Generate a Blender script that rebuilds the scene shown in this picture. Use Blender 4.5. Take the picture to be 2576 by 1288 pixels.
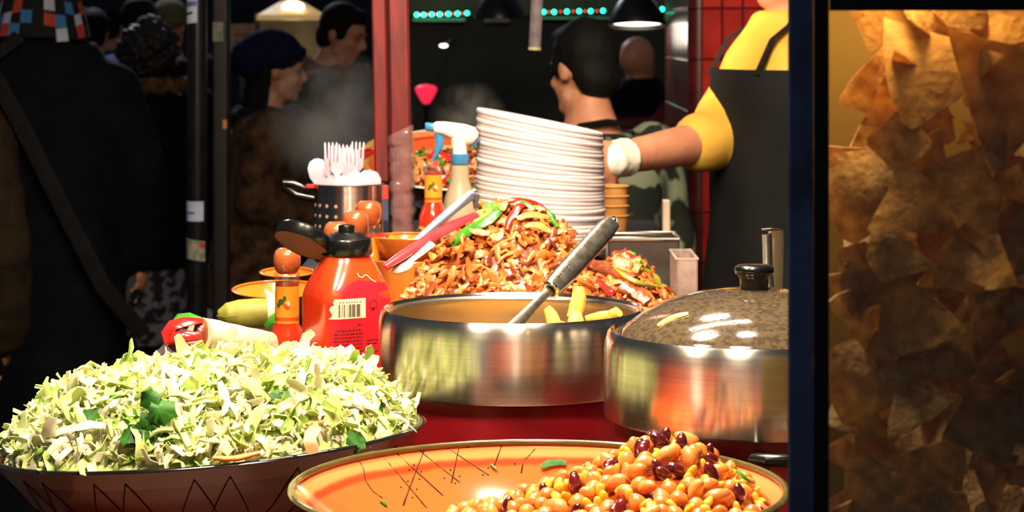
import time as _tm
_T0 = _tm.time()
import bpy, math, random
from mathutils import Vector, Matrix, Euler, noise

RN = random.Random(11)
sc = bpy.context.scene
COL = sc.collection
for o in list(bpy.data.objects):
    bpy.data.objects.remove(o)

# ------------------------------------------------------------------ camera, sky, lamps, exposure
F, HY, CZ = 5730.0, 75.0, 1.6          # focal length in pixels of a 2576 wide frame, horizon row, eye height
cam = bpy.data.cameras.new('camera')
cam.sensor_width = 36.0
cam.lens = F / 2576 * 36
cam.shift_y = -(644 - HY) / 2576
cam.clip_start, cam.clip_end = 0.05, 200
cam.dof.use_dof = True
cam.dof.focus_distance = 2.6
cam.dof.aperture_fstop = 13
cam_o = bpy.data.objects.new('camera', cam)
cam_o.location = (0, 0, CZ)
cam_o.rotation_euler = (math.pi / 2, 0, 0)
COL.objects.link(cam_o)
sc.camera = cam_o

w = bpy.data.worlds.new('night_sky')
sc.world = w
w.use_nodes = True
bg = w.node_tree.nodes['Background']
bg.inputs[0].default_value = (0.74, 0.82, 1.0, 1)
bg.inputs[1].default_value = 0.05

sc.view_settings.view_transform = 'Standard'
sc.view_settings.look = 'None'
sc.view_settings.gamma = 1
sc.view_settings.use_curve_mapping = False
sc.view_settings.exposure = 0.4


def lamp(kind, name, loc, power, col, target=None, size=0.2, size_y=None, spot=None, blend=0.4):
    l = bpy.data.lights.new(name, kind)
    l.energy = power
    l.color = col
    if kind == 'AREA':
        l.size = size
        if size_y:
            l.shape, l.size_y = 'RECTANGLE', size_y
        else:
            l.shape = 'DISK'
    else:
        l.shadow_soft_size = size
    if kind == 'SPOT':
        l.spot_size = math.radians(spot)
        l.spot_blend = blend
    o = bpy.data.objects.new(name, l)
    o.location = loc
    if target is not None:
        d = Vector(target) - Vector(loc)
        o.rotation_euler = d.to_track_quat('-Z', 'Y').to_euler()
    COL.objects.link(o)
    return o


WARM = (1.0, 0.83, 0.60)
lamp('AREA', 'stall_bulb', (-0.50, 2.25, 2.35), 19, WARM, (-0.34, 2.6, 1.15), 0.22)
lamp('AREA', 'stall_bulb', (0.02, 2.00, 2.35), 23, WARM, (0.05, 2.3, 1.15), 0.22)
lamp('AREA', 'stall_bulb', (-0.16, 2.85, 2.4), 19, WARM, (-0.05, 3.1, 1.2), 0.22)
lamp('AREA', 'stall_bulb', (0.05, 3.45, 2.45), 14, (1.0, 0.84, 0.64), (0.05, 3.9, 1.25), 0.22)
lamp('SPOT', 'stall_bulb', (-0.35, 3.6, 2.25), 225, (1.0, 0.78, 0.50), (0.60, 5.6, 1.40), 0.06, spot=40, blend=0.6)
lamp('AREA', 'stall_tube', (0.22, 2.72, 2.42), 7, (1.0, 0.88, 0.70), (0.22, 2.72, 1.0), 0.10, 0.05)
lamp('AREA', 'stall_tube', (0.02, 3.15, 2.45), 7, (1.0, 0.88, 0.70), (0.02, 3.15, 1.0), 0.55, 0.04)
# street lamps behind the crowd
lamp('SPOT', 'street_lamp', (-3.0, 21, 6.0), 2600, (0.55, 0.72, 1.0), (-2.4, 21.5, 0), 0.2, spot=110)
lamp('SPOT', 'street_lamp', (-2.6, 13.5, 5.0), 420, (0.85, 0.86, 1.0), (-2.0, 11.0, 0.5), 0.2, spot=90)


# ------------------------------------------------------------------ helpers
def P(px, py, d):
    return Vector(((px - 1288) / F * d, d, CZ - (py - HY) / F * d))


def X(px, d):
    return (px - 1288) / F * d


def ZZ(py, d):
    return CZ - (py - HY) / F * d


def C(r, g=None, b=None):
    if g is None:
        r, g, b = r
    f = lambda c: (c / 255 / 12.92) if c / 255 <= 0.04045 else ((c / 255 + 0.055) / 1.055) ** 2.4
    return (f(r), f(g), f(b), 1.0)


def M(name, col, col2=None, rough=0.5, metal=0.0, scale=25, bump=0.0, bscale=None, coat=0.0, trans=0.0, sss=0.0, emit=None, estr=0.0,
      rnd=0.0, lo=0.35, hi=0.65, stretch=(1, 1, 1), detail=4, spec=0.5, aniso=0.0, translucent=0.0, alpha=1.0, sheen=0.0):
    """procedural material: noise between two colours, optional bump, gloss, per-object variation"""
    m = bpy.data.materials.new(name)
    m.use_nodes = True
    nt = m.node_tree
    N, L = nt.nodes, nt.links
    b = N['Principled BSDF']
    tc = N.new('ShaderNodeTexCoord')
    mp = N.new('ShaderNodeMapping')
    mp.inputs['Scale'].default_value = stretch
    L.new(tc.outputs['Object'], mp.inputs[0])
    nz = N.new('ShaderNodeTexNoise')
    nz.inputs['Scale'].default_value = scale
    nz.inputs['Detail'].default_value = detail
    L.new(mp.outputs[0], nz.inputs['Vector'])
    rp = N.new('ShaderNodeValToRGB')
    rp.color_ramp.elements[0].position = lo
    rp.color_ramp.elements[1].position = hi
    c1 = C(col)
    c2 = C(col2) if col2 else tuple(x * 0.8 for x in c1[:3]) + (1,)
    rp.color_ramp.elements[0].color = c1
    rp.color_ramp.elements[1].color = c2
    if rnd:
        oi = N.new('ShaderNodeObjectInfo')
        vm = N.new('ShaderNodeVectorMath')
        vm.operation = 'SCALE'
        L.new(oi.outputs['Random'], vm.inputs['Scale'])
        vm.inputs[0].default_value = (7.3, 3.1, 9.7)
        va = N.new('ShaderNodeVectorMath')
        L.new(mp.outputs[0], va.inputs[0])
        L.new(vm.outputs[0], va.inputs[1])
        L.new(va.outputs[0], nz.inputs['Vector'])
    L.new(nz.outputs['Fac'], rp.inputs[0])
    out = rp.outputs[0]
    if rnd:
        hs = N.new('ShaderNodeHueSaturation')
        mr = N.new('ShaderNodeMapRange')
        mr.inputs[3].default_value = 1 - rnd
        mr.inputs[4].default_value = 1 + rnd * 0.6
        L.new(oi.outputs['Random'], mr.inputs[0])
        L.new(mr.outputs[0], hs.inputs['Value'])
        L.new(out, hs.inputs['Color'])
        out = hs.outputs[0]
    L.new(out, b.inputs['Base Color'])
    b.inputs['Roughness'].default_value = rough
    b.inputs['Metallic'].default_value = metal
    b.inputs['Coat Weight'].default_value = coat
    b.inputs['Coat Roughness'].default_value = 0.08
    b.inputs['Transmission Weight'].default_value = trans
    b.inputs['Specular IOR Level'].default_value = spec
    b.inputs['Alpha'].default_value = alpha
    b.inputs['Sheen Weight'].default_value = sheen
    if aniso:
        b.inputs['Anisotropic'].default_value = aniso
        b.inputs['Anisotropic Rotation'].default_value = 0.25
        tg = N.new('ShaderNodeTangent')
        tg.direction_type, tg.axis = 'RADIAL', 'Z'
        L.new(tg.outputs[0], b.inputs['Tangent'])
    if sss:
        b.inputs['Subsurface Weight'].default_value = sss
        b.inputs['Subsurface Radius'].default_value = (0.01, 0.006, 0.003)
        b.inputs['Subsurface Scale'].default_value = 0.6
    if emit:
        b.inputs['Emission Color'].default_value = C(emit)
        b.inputs['Emission Strength'].default_value = estr
    if bump:
        bz = nz
        if bscale:
            bz = N.new('ShaderNodeTexNoise')
            bz.inputs['Scale'].default_value = bscale
            bz.inputs['Detail'].default_value = 3
            L.new(mp.outputs[0], bz.inputs['Vector'])
        bp = N.new('ShaderNodeBump')
        bp.inputs['Strength'].default_value = bump
        bp.inputs['Distance'].default_value = 0.004
        L.new(bz.outputs['Fac'], bp.inputs['Height'])
        L.new(bp.outputs[0], b.inputs['Normal'])
    if translucent:
        tr = N.new('ShaderNodeBsdfTranslucent')
        L.new(out, tr.inputs[0])
        mx = N.new('ShaderNodeMixShader')
        mx.inputs[0].default_value = translucent
        L.new(b.outputs[0], mx.inputs[1])
        L.new(tr.outputs[0], mx.inputs[2])
        L.new(mx.outputs[0], N['Material Output'].inputs[0])
    return m


def thin_glass(name, tint=(1, 1, 1), gloss=0.04, rough=0.03, haze=0.0, hazecol=(200, 200, 200)):
    """a thin pane or wall of glass or film: clear, with a fresnel reflection and a little dust"""
    m = bpy.data.materials.new(name)
    m.use_nodes = True
    nt = m.node_tree
    N, L = nt.nodes, nt.links
    N.remove(N['Principled BSDF'])
    t = N.new('ShaderNodeBsdfTransparent')
    t.inputs[0].default_value = (*tint, 1)
    g = N.new('ShaderNodeBsdfGlossy')
    g.inputs['Roughness'].default_value = rough
    fr = N.new('ShaderNodeLayerWeight')
    fr.inputs[0].default_value = 0.25
    ad = N.new('ShaderNodeMath')
    ad.operation = 'MULTIPLY_ADD'
    ad.inputs[1].default_value = 0.5
    ad.inputs[2].default_value = gloss
    L.new(fr.outputs['Fresnel'], ad.inputs[0])
    mx = N.new('ShaderNodeMixShader')
    L.new(ad.outputs[0], mx.inputs[0])
    L.new(t.outputs[0], mx.inputs[1])
    L.new(g.outputs[0], mx.inputs[2])
    last = mx
    if haze:
        df = N.new('ShaderNodeBsdfDiffuse')
        df.inputs[0].default_value = C(hazecol)
        tc = N.new('ShaderNodeTexCoord')
        nz = N.new('ShaderNodeTexNoise')
        nz.inputs['Scale'].default_value = 40
        L.new(tc.outputs['Object'], nz.inputs['Vector'])
        mu = N.new('ShaderNodeMath')
        mu.operation = 'MULTIPLY'
        mu.inputs[1].default_value = haze * 2
        L.new(nz.outputs['Fac'], mu.inputs[0])
        m2 = N.new('ShaderNodeMixShader')
        L.new(mu.outputs[0], m2.inputs[0])
        L.new(mx.outputs[0], m2.inputs[1])
        L.new(df.outputs[0], m2.inputs[2])
        last = m2
    L.new(last.outputs[0], N['Material Output'].inputs[0])
    return m


WM = {}


def tag(o, label=None, cat=None, group=None, kind=None):
    if label:
        o['label'] = label
    if cat:
        o['category'] = cat
    if group:
        o['group'] = group
    if kind:
        o['kind'] = kind
    return o


def thing(name, label, cat, loc=(0, 0, 0), rot=(0, 0, 0), group=None, scale=1.0, mat=None):
    o = bpy.data.objects.new(name, None)
    o.empty_display_size = 0.05
    COL.objects.link(o)
    if mat is None:
        mat = Matrix.LocRotScale(Vector(loc), Euler(rot), Vector((scale,) * 3))
    o.matrix_world = mat
    WM[o.name] = mat.copy()
    return tag(o, label, cat, group)


class MB:
    """collects faces for ONE mesh object"""

    def __init__(s):
        s.v, s.f, s.m = [], [], []

    def add(s, vs, fs, mi=0):
        b = len(s.v)
        s.v.extend(Vector(v) for v in vs)
        for f in fs:
            s.f.append(tuple(b + i for i in f))
            s.m.append(mi)
        return s

    def box(s, c, d, rot=None, mi=0, bev=0.0):
        hx, hy, hz = d[0] / 2, d[1] / 2, d[2] / 2
        if bev <= 0:
            vs = [Vector((x, y, z)) for x in (-hx, hx) for y in (-hy, hy) for z in (-hz, hz)]
            fs = [(0, 1, 3, 2), (4, 6, 7, 5), (0, 4, 5, 1), (2, 3, 7, 6), (0, 2, 6, 4), (1, 5, 7, 3)]
        else:
            bm = bmesh_box(hx, hy, hz, bev)
            vs, fs = bm
        if rot is not None:
            r = rot if isinstance(rot, Matrix) else Euler(rot).to_matrix()
            vs = [r @ Vector(v) for v in vs]
        return s.add([Vector(v) + Vector(c) for v in vs], fs, mi)

    def lathe(s, prof, n=32, c=(0, 0, 0), rot=None, mi=0, cap0=True, cap1=True, fn=None, arc=None):
        """prof: (r, z) list from bottom to top"""
        vs, fs = [], []
        c = Vector(c)
        for (r, z) in prof:
            for i in range(n):
                a = 2 * math.pi * i / n
                p = Vector((r * math.cos(a), r * math.sin(a), z))
                if fn:
                    p = fn(p, a)
                vs.append(p)
        for k in range(len(prof) - 1):
            for i in range(n):
                j = (i + 1) % n
                fs.append((k * n + i, k * n + j, (k + 1) * n + j, (k + 1) * n + i))
        if cap0:
            fs.append(tuple(range(n - 1, -1, -1)))
        if cap1:
            fs.append(tuple((len(prof) - 1) * n + i for i in range(n)))
        if rot is not None:
            r_ = rot if isinstance(rot, Matrix) else Euler(rot).to_matrix()
            vs = [r_ @ v for v in vs]
        return s.add([v + c for v in vs], fs, mi)

    def loft(s, pts, wid, thk, hint=(0, 0, 1), n=6, mi=0, power=1.0, cap=True):
        """tube along pts; wid / thk: half sizes across and along the hint"""
        pts = [Vector(p) for p in pts]
        k = len(pts)
        wid = wid if hasattr(wid, '__len__') else [wid] * k
        thk = thk if hasattr(thk, '__len__') else [thk] * k
        hint = hint if isinstance(hint, list) else [Vector(hint)] * k
        vs, fs = [], []
        pn = None
        for i in range(k):
            t = (pts[min(i + 1, k - 1)] - pts[max(i - 1, 0)])
            t = t.normalized() if t.length > 1e-9 else Vector((0, 0, 1))
            h = Vector(hint[i])
            nn = h - t * h.dot(t)
            if nn.length < 1e-4:
                nn = t.orthogonal() if pn is None else pn - t * pn.dot(t)
            nn.normalize()
            pn = nn
            b = t.cross(nn)
            for q in range(n):
                a = 2 * math.pi * (q + 0.5) / n
                ca, sa = math.cos(a), math.sin(a)
                if power != 1.0:
                    ca = math.copysign(abs(ca) ** power, ca)
                    sa = math.copysign(abs(sa) ** power, sa)
                vs.append(pts[i] + b * (ca * wid[i]) + nn * (sa * thk[i]))
        for i in range(k - 1):
            for q in range(n):
                r = (q + 1) % n
                fs.append((i * n + q, i * n + r, (i + 1) * n + r, (i + 1) * n + q))
        if cap:
            fs.append(tuple(range(n - 1, -1, -1)))
            fs.append(tuple((k - 1) * n + q for q in range(n)))
        return s.add(vs, fs, mi)

    def tube(s, pts, r, n=8, mi=0, cap=True):
        return s.loft(pts, r, r, (0.13, 0.21, 0.97), n, mi, cap=cap)

    def ell(s, c, r, rot=None, nu=16, nv=10, mi=0, fn=None):
        r = (r, r, r) if not hasattr(r, '__len__') else r
        vs, fs = [], []
        rm = None
        if rot is not None:
            rm = rot if isinstance(rot, Matrix) else Euler(rot).to_matrix()
        for k in range(1, nv):
            th = math.pi * k / nv
            for i in range(nu):
                a = 2 * math.pi * i / nu
                vs.append(Vector((math.sin(th) * math.cos(a), math.sin(th) * math.sin(a), math.cos(th))))
        vs.append(Vector((0, 0, 1)))
        vs.append(Vector((0, 0, -1)))
        top, bot = len(vs) - 2, len(vs) - 1
        for k in range(nv - 2):
            for i in range(nu):
                j = (i + 1) % nu
                fs.append((k * nu + i, (k + 1) * nu + i, (k + 1) * nu + j, k * nu + j))
        for i in range(nu):
            j = (i + 1) % nu
            fs.append((top, i, j))
            fs.append((bot, (nv - 2) * nu + j, (nv - 2) * nu + i))
        out = []
        for v in vs:
            p = Vector((v.x * r[0], v.y * r[1], v.z * r[2]))
            if fn:
                p = fn(p, v)
            if rm is not None:
                p = rm @ p
            out.append(p + Vector(c))
        return s.add(out, fs, mi)

    def prism(s, poly, z0, z1, mi=0, mat=None):
        """poly: (x, y) outline counter-clockwise, extruded from z0 to z1"""
        n = len(poly)
        vs = [Vector((x, y, z0)) for x, y in poly] + [Vector((x, y, z1)) for x, y in poly]
        if mat is not None:
            vs = [mat @ v for v in vs]
        fs = [tuple(range(n - 1, -1, -1)), tuple(range(n, 2 * n))]
        fs += [(i, (i + 1) % n, n + (i + 1) % n, n + i) for i in range(n)]
        return s.add(vs, fs, mi)

    def xform(s, m):
        s.v = [m @ v for v in s.v]
        return s

    def mesh(s, name, mats, ang=40):
        me = bpy.data.meshes.new(name)
        me.from_pydata([tuple(v) for v in s.v], [], s.f)
        for m in (mats if isinstance(mats, (list, tuple)) else [mats]):
            me.materials.append(m)
        if any(s.m):
            me.polygons.foreach_set('material_index', s.m)
        if ang:
            me.polygons.foreach_set('use_smooth', [True] * len(me.polygons))
            if ang < 180:
                me.set_sharp_from_angle(angle=math.radians(ang))
        me.update()
        return me

    def build(s, name, mats, parent=None, ang=40, world=False):
        if world and parent is not None:
            s.xform(WM[parent.name].inverted())
        o = bpy.data.objects.new(name, s.mesh(name, mats, ang))
        COL.objects.link(o)
        if parent is not None:
            o.parent = parent
        return o


def bmesh_box(hx, hy, hz, b):
    """box with chamfered edges: 24 vertices"""
    b = min(b, hx * 0.95, hy * 0.95, hz * 0.95)
    vs, ix = [], {}
    for sx in (-1, 1):
        for sy in (-1, 1):
            for sz in (-1, 1):
                for ax in range(3):
                    p = [sx * (hx - b), sy * (hy - b), sz * (hz - b)]
                    p[ax] = (sx * hx, sy * hy, sz * hz)[ax]
                    ix[(sx, sy, sz, ax)] = len(vs)
                    vs.append(Vector(p))
    fs = []
    for ax in range(3):
        o1, o2 = [a for a in range(3) if a != ax]
        for s in (-1, 1):
            q = []
            for s1, s2 in ((-1, -1), (1, -1), (1, 1), (-1, 1)):
                k = [0, 0, 0]
                k[ax], k[o1], k[o2] = s, s1, s2
                q.append(ix[(*k, ax)])
            fs.append(tuple(q))
        for s1 in (-1, 1):
            for s2 in (-1, 1):
                q = []
                for e, a in ((-1, o1), (1, o1), (1, o2), (-1, o2)):
                    k = [0, 0, 0]
                    k[ax], k[o1], k[o2] = e, s1, s2
                    q.append(ix[(*k, a)])
                fs.append(tuple(q))
    for sx in (-1, 1):
        for sy in (-1, 1):
            for sz in (-1, 1):
                fs.append(tuple(ix[(sx, sy, sz, a)] for a in range(3)))
    cen = Vector((0, 0, 0))
    out = []
    for f in fs:
        a, b_, c = (vs[i] for i in f[:3])
        n = (b_ - a).cross(c - a)
        mid = sum((vs[i] for i in f), Vector()) / len(f)
        out.append(f if n.dot(mid) > 0 else f[::-1])
    return vs, out


def inst(me, name, mat, label=None, cat=None, group=None, parent=None):
    o = bpy.data.objects.new(name, me)
    COL.objects.link(o)
    if parent is not None:
        o.parent = parent
    o.matrix_basis = mat
    return tag(o, label, cat, group)


def copy_tree(o, parent=None):
    c = o.copy()
    COL.objects.link(c)
    c.parent = parent
    for ch in list(o.children):
        copy_tree(ch, c)
    return c


def rnd_rot(r=RN):
    return Euler((r.uniform(0, 6.283), r.uniform(0, 6.283), r.uniform(0, 6.283))).to_matrix()


def align(n, spin=0.0, up=(0, 0, 1)):
    """rotation that turns local z to n, then spins about it"""
    return (Vector(n).normalized().to_track_quat('Z', 'Y').to_matrix()) @ Matrix.Rotation(spin, 3, 'Z')


def LRS(loc, rot3, s=1.0):
    s = Vector((s, s, s)) if not hasattr(s, '__len__') else Vector(s)
    return Matrix.Translation(Vector(loc)) @ rot3.to_4x4() @ Matrix.Diagonal((*s, 1))


def ray_hit(px, py, h, d0, d1, n=240):
    """first depth at which the sight line through a pixel meets the heap z = h(x, y)"""
    for i in range(n + 1):
        d = d0 + (d1 - d0) * i / n
        p = P(px, py, d)
        if p.z <= h(p.x, p.y):
            return p
    return None


def nrm(h, x, y, e=0.004):
    return Vector((-(h(x + e, y) - h(x - e, y)) / (2 * e), -(h(x, y + e) - h(x, y - e)) / (2 * e), 1)).normalized()
# ------------------------------------------------------------------ the setting
m_pave = M('paving', (96, 84, 74), (70, 62, 56), rough=0.8, scale=14, bump=0.3)
m_joint = M('paving_joint', (30, 28, 26), rough=0.95)
m_black = M('black_panel', (15, 13, 12), (8, 7, 7), rough=0.55)
m_facade = M('far_facade', (58, 62, 72), (34, 36, 44), rough=0.9, scale=3)

b = MB()
b.box((0, 16, -0.03), (44, 40, 0.04))
floor = tag(b.build('floor', m_joint, ang=0), kind='structure')
# paving slabs: each an own raised piece where they can be told apart
slab = MB().box((0, 0, 0), (0.585, 0.885, 0.03), bev=0.006).mesh('paving_slab', m_pave, 0)
for i in range(-6, 1):
    for j in range(0, 20):
        y = 9.2 + j * 0.9
        x = i * 0.6 - 0.4 + (0.3 if j % 2 else 0)
        if (0.2 + x) < -2.05 * y / 8.5 - 0.3 or x > 0.1 * y / 9:
            continue
        inst(slab, 'paving_slab', Matrix.Translation((x, y, -0.006 + RN.uniform(-.003, .003))), parent=floor)

b = MB()
b.box((0, 31, 3.5), (40, 0.3, 7))
wall_far = tag(b.build('wall_far', m_facade, ang=0), kind='structure')
b = MB()
b.box((0.23, 11.1, 1.35), (1.62, 0.12, 2.7))
wall_back = tag(b.build('wall_back', m_black, ang=0), kind='structure')
m_fascia = M('brown_fascia', (120, 104, 92), (84, 70, 62), rough=0.7, scale=4)
MB().box((0.23, 11.0, 1.735), (1.6, 0.06, 0.13)).build('fascia_board', m_fascia, wall_back, 0)
m_rail = M('pale_rail', (150, 142, 128), rough=0.5)
MB().box((X(1105, 10.9), 10.9, ZZ(49, 10.9)), (0.25, 0.1, 0.018)).build('shelf_rail', m_rail, wall_back, 0)
MB().box((X(1250, 10.9), 10.9, ZZ(52, 10.9)), (0.12, 0.1, 0.015)).build('shelf_rail', m_rail, wall_back, 0)
MB().box((X(1450, 10.9), 10.9, ZZ(45, 10.9)), (0.36, 0.1, 0.012)).build('shelf_rail', m_rail, wall_back, 0)

# red tiled pillar of the building behind the cook, every tile its own piece
m_tile = M('red_glazed_tile', (186, 44, 34), (160, 32, 26), rough=0.18, scale=9, coat=0.6, rnd=0.12)
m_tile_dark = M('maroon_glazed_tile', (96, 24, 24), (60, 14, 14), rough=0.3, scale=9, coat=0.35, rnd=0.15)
m_grout = M('dark_grout', (66, 30, 28), (44, 20, 18), rough=0.9)
TX0, TY0, TW, TH = X(1765, 6.2), 6.2, 0.0563, 0.139
b = MB()
b.box((TX0 + 0.6 - 0.01, TY0 + 0.56, 1.6), (1.2, 1.1, 3.2))
wall_right = tag(b.build('wall_right', m_grout, ang=0), kind='structure')
t_front = MB().box((0, 0, 0), (TW - 0.004, 0.012, TH - 0.004), bev=0.003).mesh('tile', m_tile, 0)
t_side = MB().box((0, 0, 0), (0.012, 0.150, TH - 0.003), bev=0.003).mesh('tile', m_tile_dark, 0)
bn = MB()
rr = 0.034
arc = [(rr * math.cos(a), rr * math.sin(a)) for a in [math.pi + k * math.pi / 2 / 8 for k in range(9)]]
bn.prism(arc + [(0, 0)], -TH / 2 + 0.0015, TH / 2 - 0.0015)
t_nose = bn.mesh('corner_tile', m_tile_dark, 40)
ZG = ZZ(150, 6.2)
for r in range(-6, 5):
    z = ZG + (r + 0.5) * TH
    for c in range(0, 6):
        if z > 0.8:
            inst(t_front, 'tile', LRS((TX0 + (c + .5) * TW, TY0 + 0.004 + RN.uniform(-.0008, .0008), z), Euler((RN.uniform(-.006, .006), 0, RN.uniform(-.006, .006))).to_matrix()), parent=wall_right)
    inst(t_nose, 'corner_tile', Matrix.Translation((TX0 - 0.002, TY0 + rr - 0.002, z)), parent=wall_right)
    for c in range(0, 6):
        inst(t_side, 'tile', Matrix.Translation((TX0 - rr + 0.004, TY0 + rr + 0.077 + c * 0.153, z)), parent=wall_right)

# ------------------------------------------------------------------ stall counter and the raised shelf at its back
m_wood = M('counter_wood', (112, 66, 46), (92, 52, 36), rough=0.5, scale=6, stretch=(1, 12, 1))
m_shelf = M('black_shelf', (34, 26, 22), (22, 17, 14), rough=0.5, scale=10)
CB = 0.965
t = thing('stall_counter', 'wooden counter carrying the two big bowls and the pots', 'counter', (0.08, 2.4, 0))
b = MB()
b.box((0.14, 2.44, CB - .02), (1.42, 2.0, 0.04), bev=0.004)
b.build('worktop', m_wood, t, world=True, ang=0)
b = MB()
b.box((0.14, 2.62, (CB - .04) / 2), (1.34, 2.3, CB - .04))
b.build('cabinet_base', m_shelf, t, world=True, ang=0)
t = thing('counter_step', 'raised rear step of the counter carrying bottles and the meat pan', 'counter', (0.08, 3.4, CB))
b = MB()
b.box((-0.3725, 3.40, 1.05), (0.395, 0.80, 0.04), bev=0.003)
b.build('worktop', m_wood, t, world=True, ang=0)
b = MB()
b.box((0.3375, 3.444, 1.05), (1.025, 0.712, 0.04), bev=0.003)
b.build('worktop', m_wood, t, world=True, ang=0)
b = MB()
b.box((0.14, 3.45, (CB + 1.03) / 2), (1.36, 0.68, 1.03 - CB))
b.build('riser', m_shelf, t, world=True, ang=0)
t = thing('back_shelf', 'black raised shelf carrying plates and cutlery behind the counter', 'shelf', (-0.03, 4.3, 0))
b = MB()
b.box((-0.03, 4.32, 1.185), (0.66, 0.94, 0.03), bev=0.004)
b.build('shelf_board', m_shelf, t, world=True, ang=0)
for sx in (-0.33, 0.27):
    for sy in (3.90, 4.74):
        MB().box((sx, sy, 0.585), (0.05, 0.05, 1.17)).build('leg', m_shelf, t, world=True, ang=0)

# ------------------------------------------------------------------ posts
m_red = M('red_painted_timber', (118, 20, 17), (80, 14, 14), rough=0.5, scale=16, stretch=(6, 6, 0.7), bump=0.25, lo=0.3, hi=0.7)
m_gapd = M('dark_gap', (40, 12, 12), rough=0.8)
m_film = thin_glass('clear_film', gloss=0.16, rough=0.08, haze=0.13, hazecol=(235, 190, 185))
D = 4.05
t = thing('red_post', 'red painted timber post wrapped in clear film at its foot', 'post', (X(996, D), D, 1.2), (0, -0.019, 0))
b = MB()
b.box((0.0135, 0, 0.75), (0.0345, 0.05, 1.5), bev=0.003)
b.build('post_board', m_red, t, ang=0)
b = MB()
b.box((-0.0215, -0.002, 0.815), (0.0255, 0.03, 1.37), bev=0.003)
b.build('side_strip', m_red, t, ang=0)
b = MB()
b.box((-0.006, 0.012, 0.75), (0.012, 0.03, 1.48))
b.build('gap_shade_strip', m_gapd, t, ang=0)  # dark-coloured strip standing in for the shade between the two boards
b = MB()
pts, ws, ts = [], [], []
for k in range(27):
    z = 0.001 + k * 0.0085
    pts.append((0.0135 + 0.0012 * math.sin(k * 1.7), 0, z))
    ws.append(0.0215 + 0.0016 * math.sin(k * 2.3) + 0.0012 * math.sin(k * 5.1))
    ts.append(0.031 + 0.002 * math.sin(k * 1.9))
b.loft(pts, ws, ts, (0, -1, 0), 24, power=0.45, cap=False)
for v in b.v:
    v += noise.noise_vector(v * 60) * 0.0022
    if v.z > 0.20:
        v.z += (v.x - 0.0135) * 0.6
b.build('film_wrap', m_film, t, ang=180)

m_pole = M('black_pole_paint', (22, 22, 24), (14, 14, 15), rough=0.28, scale=30)
m_pole2 = M('brown_black_post', (40, 31, 25), (22, 17, 14), rough=0.4, scale=20)
m_sticker = M('white_sticker', (205, 210, 235), (170, 180, 215), rough=0.6, scale=20)
m_sticker2 = M('faded_sticker', (170, 150, 140), (110, 130, 100), rough=0.7, scale=60, lo=.4, hi=.6)
m_stick_dark = M('sticker_print_dark', (20, 24, 28), rough=0.7)
m_stick_blue = M('sticker_print_blue', (92, 120, 175), rough=0.7)
m_stick_red = M('sticker_print_red', (205, 60, 70), rough=0.7)
m_orange_s = M('orange_sticker', (235, 140, 60), rough=0.6)


def patch(r, a0, a1, z0, z1, off=0.0006, skew=0.0, n=9):
    """sticker wrapped on a cylinder of radius r; angles measured from the side that faces the camera"""
    b = MB()
    vs, fs = [], []
    for k in range(n):
        u = k / (n - 1)
        a = math.radians(a0 + (a1 - a0) * u)
        for z in (z0, z1):
            for q in (off, off + 0.0004):
                vs.append((math.sin(a) * (r + q), -math.cos(a) * (r + q), z + skew * u))
    for k in range(n - 1):
        i, j = 4 * k, 4 * k + 4
        fs += [(i + 1, j + 1, j + 3, i + 3), (i, i + 2, j + 2, j), (i, j, j + 1, i + 1), (i + 2, i + 3, j + 3, j + 2)]
    fs += [(0, 1, 3, 2), (4 * n - 4, 4 * n - 2, 4 * n - 1, 4 * n - 3)]
    return b.add(vs, fs)


D = 5.5
RP = 0.0245
t = thing('street_pole', 'round black pole with three paper stickers, among the crowd', 'pole', (X(496, D), D, 0))
MB().lathe([(RP, 0.0), (RP, 2.7)], 28).build('pole_tube', m_pole, t, ang=60)
MB().lathe([(0.05, 0.0), (0.05, 0.02), (RP + .004, 0.03)], 28).build('base_flange', m_pole, t)
s = patch(RP, -90, 8, ZZ(61, D), ZZ(-14, D), skew=0.004).build('sticker', m_sticker, t)
patch(RP, -80, -18, ZZ(41, D), ZZ(35, D), off=0.0011, skew=0.006).build('printed_bar', m_stick_dark, s)
patch(RP, -60, 5, ZZ(18, D), ZZ(5, D), off=0.0011, skew=0.003).build('printed_block', m_stick_blue, s)
s = patch(RP, -85, 45, ZZ(555, D), ZZ(505, D)).build('sticker', m_sticker, t)
patch(RP, -75, -5, ZZ(537, D), ZZ(531, D), off=0.0011).build('printed_bar', m_stick_blue, s)
s = patch(RP, -80, 55, ZZ(648, D), ZZ(597, D), skew=-0.008).build('sticker', m_sticker2, t)
patch(RP, 20, 50, ZZ(620, D), ZZ(606, D), off=0.0011, skew=-0.003).build('printed_spot', m_stick_red, s)
D = 6.2
t = thing('street_post', 'brownish black post standing close behind the stickered pole', 'pole', (X(557, D), D, 0))
MB().box((0, 0, 1.35), (0.045, 0.045, 2.7), bev=0.006).build('post_shaft', m_pole2, t, ang=0)
MB().box((0, 0, 0.02), (0.09, 0.09, 0.04), bev=0.006).build('base_plate', m_pole2, t, ang=0)
MB().box((-0.006, -0.0232, ZZ(80, D)), (0.028, 0.0012, 0.052)).build('sticker', m_sticker2, t, ang=0)
MB().box((0.012, -0.0232, ZZ(312, D)), (0.011, 0.0012, 0.024)).build('orange_sticker', m_orange_s, t, ang=0)

# ------------------------------------------------------------------ lights and fittings of the stall opposite
m_led = M('green_led', (60, 255, 210), rough=0.3, emit=(30, 255, 190), estr=7.0)
m_ledred = M('red_led', (255, 70, 50), rough=0.3, emit=(255, 60, 40), estr=2.0)
m_cable = M('black_cable', (12, 12, 12), rough=0.6)


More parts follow.
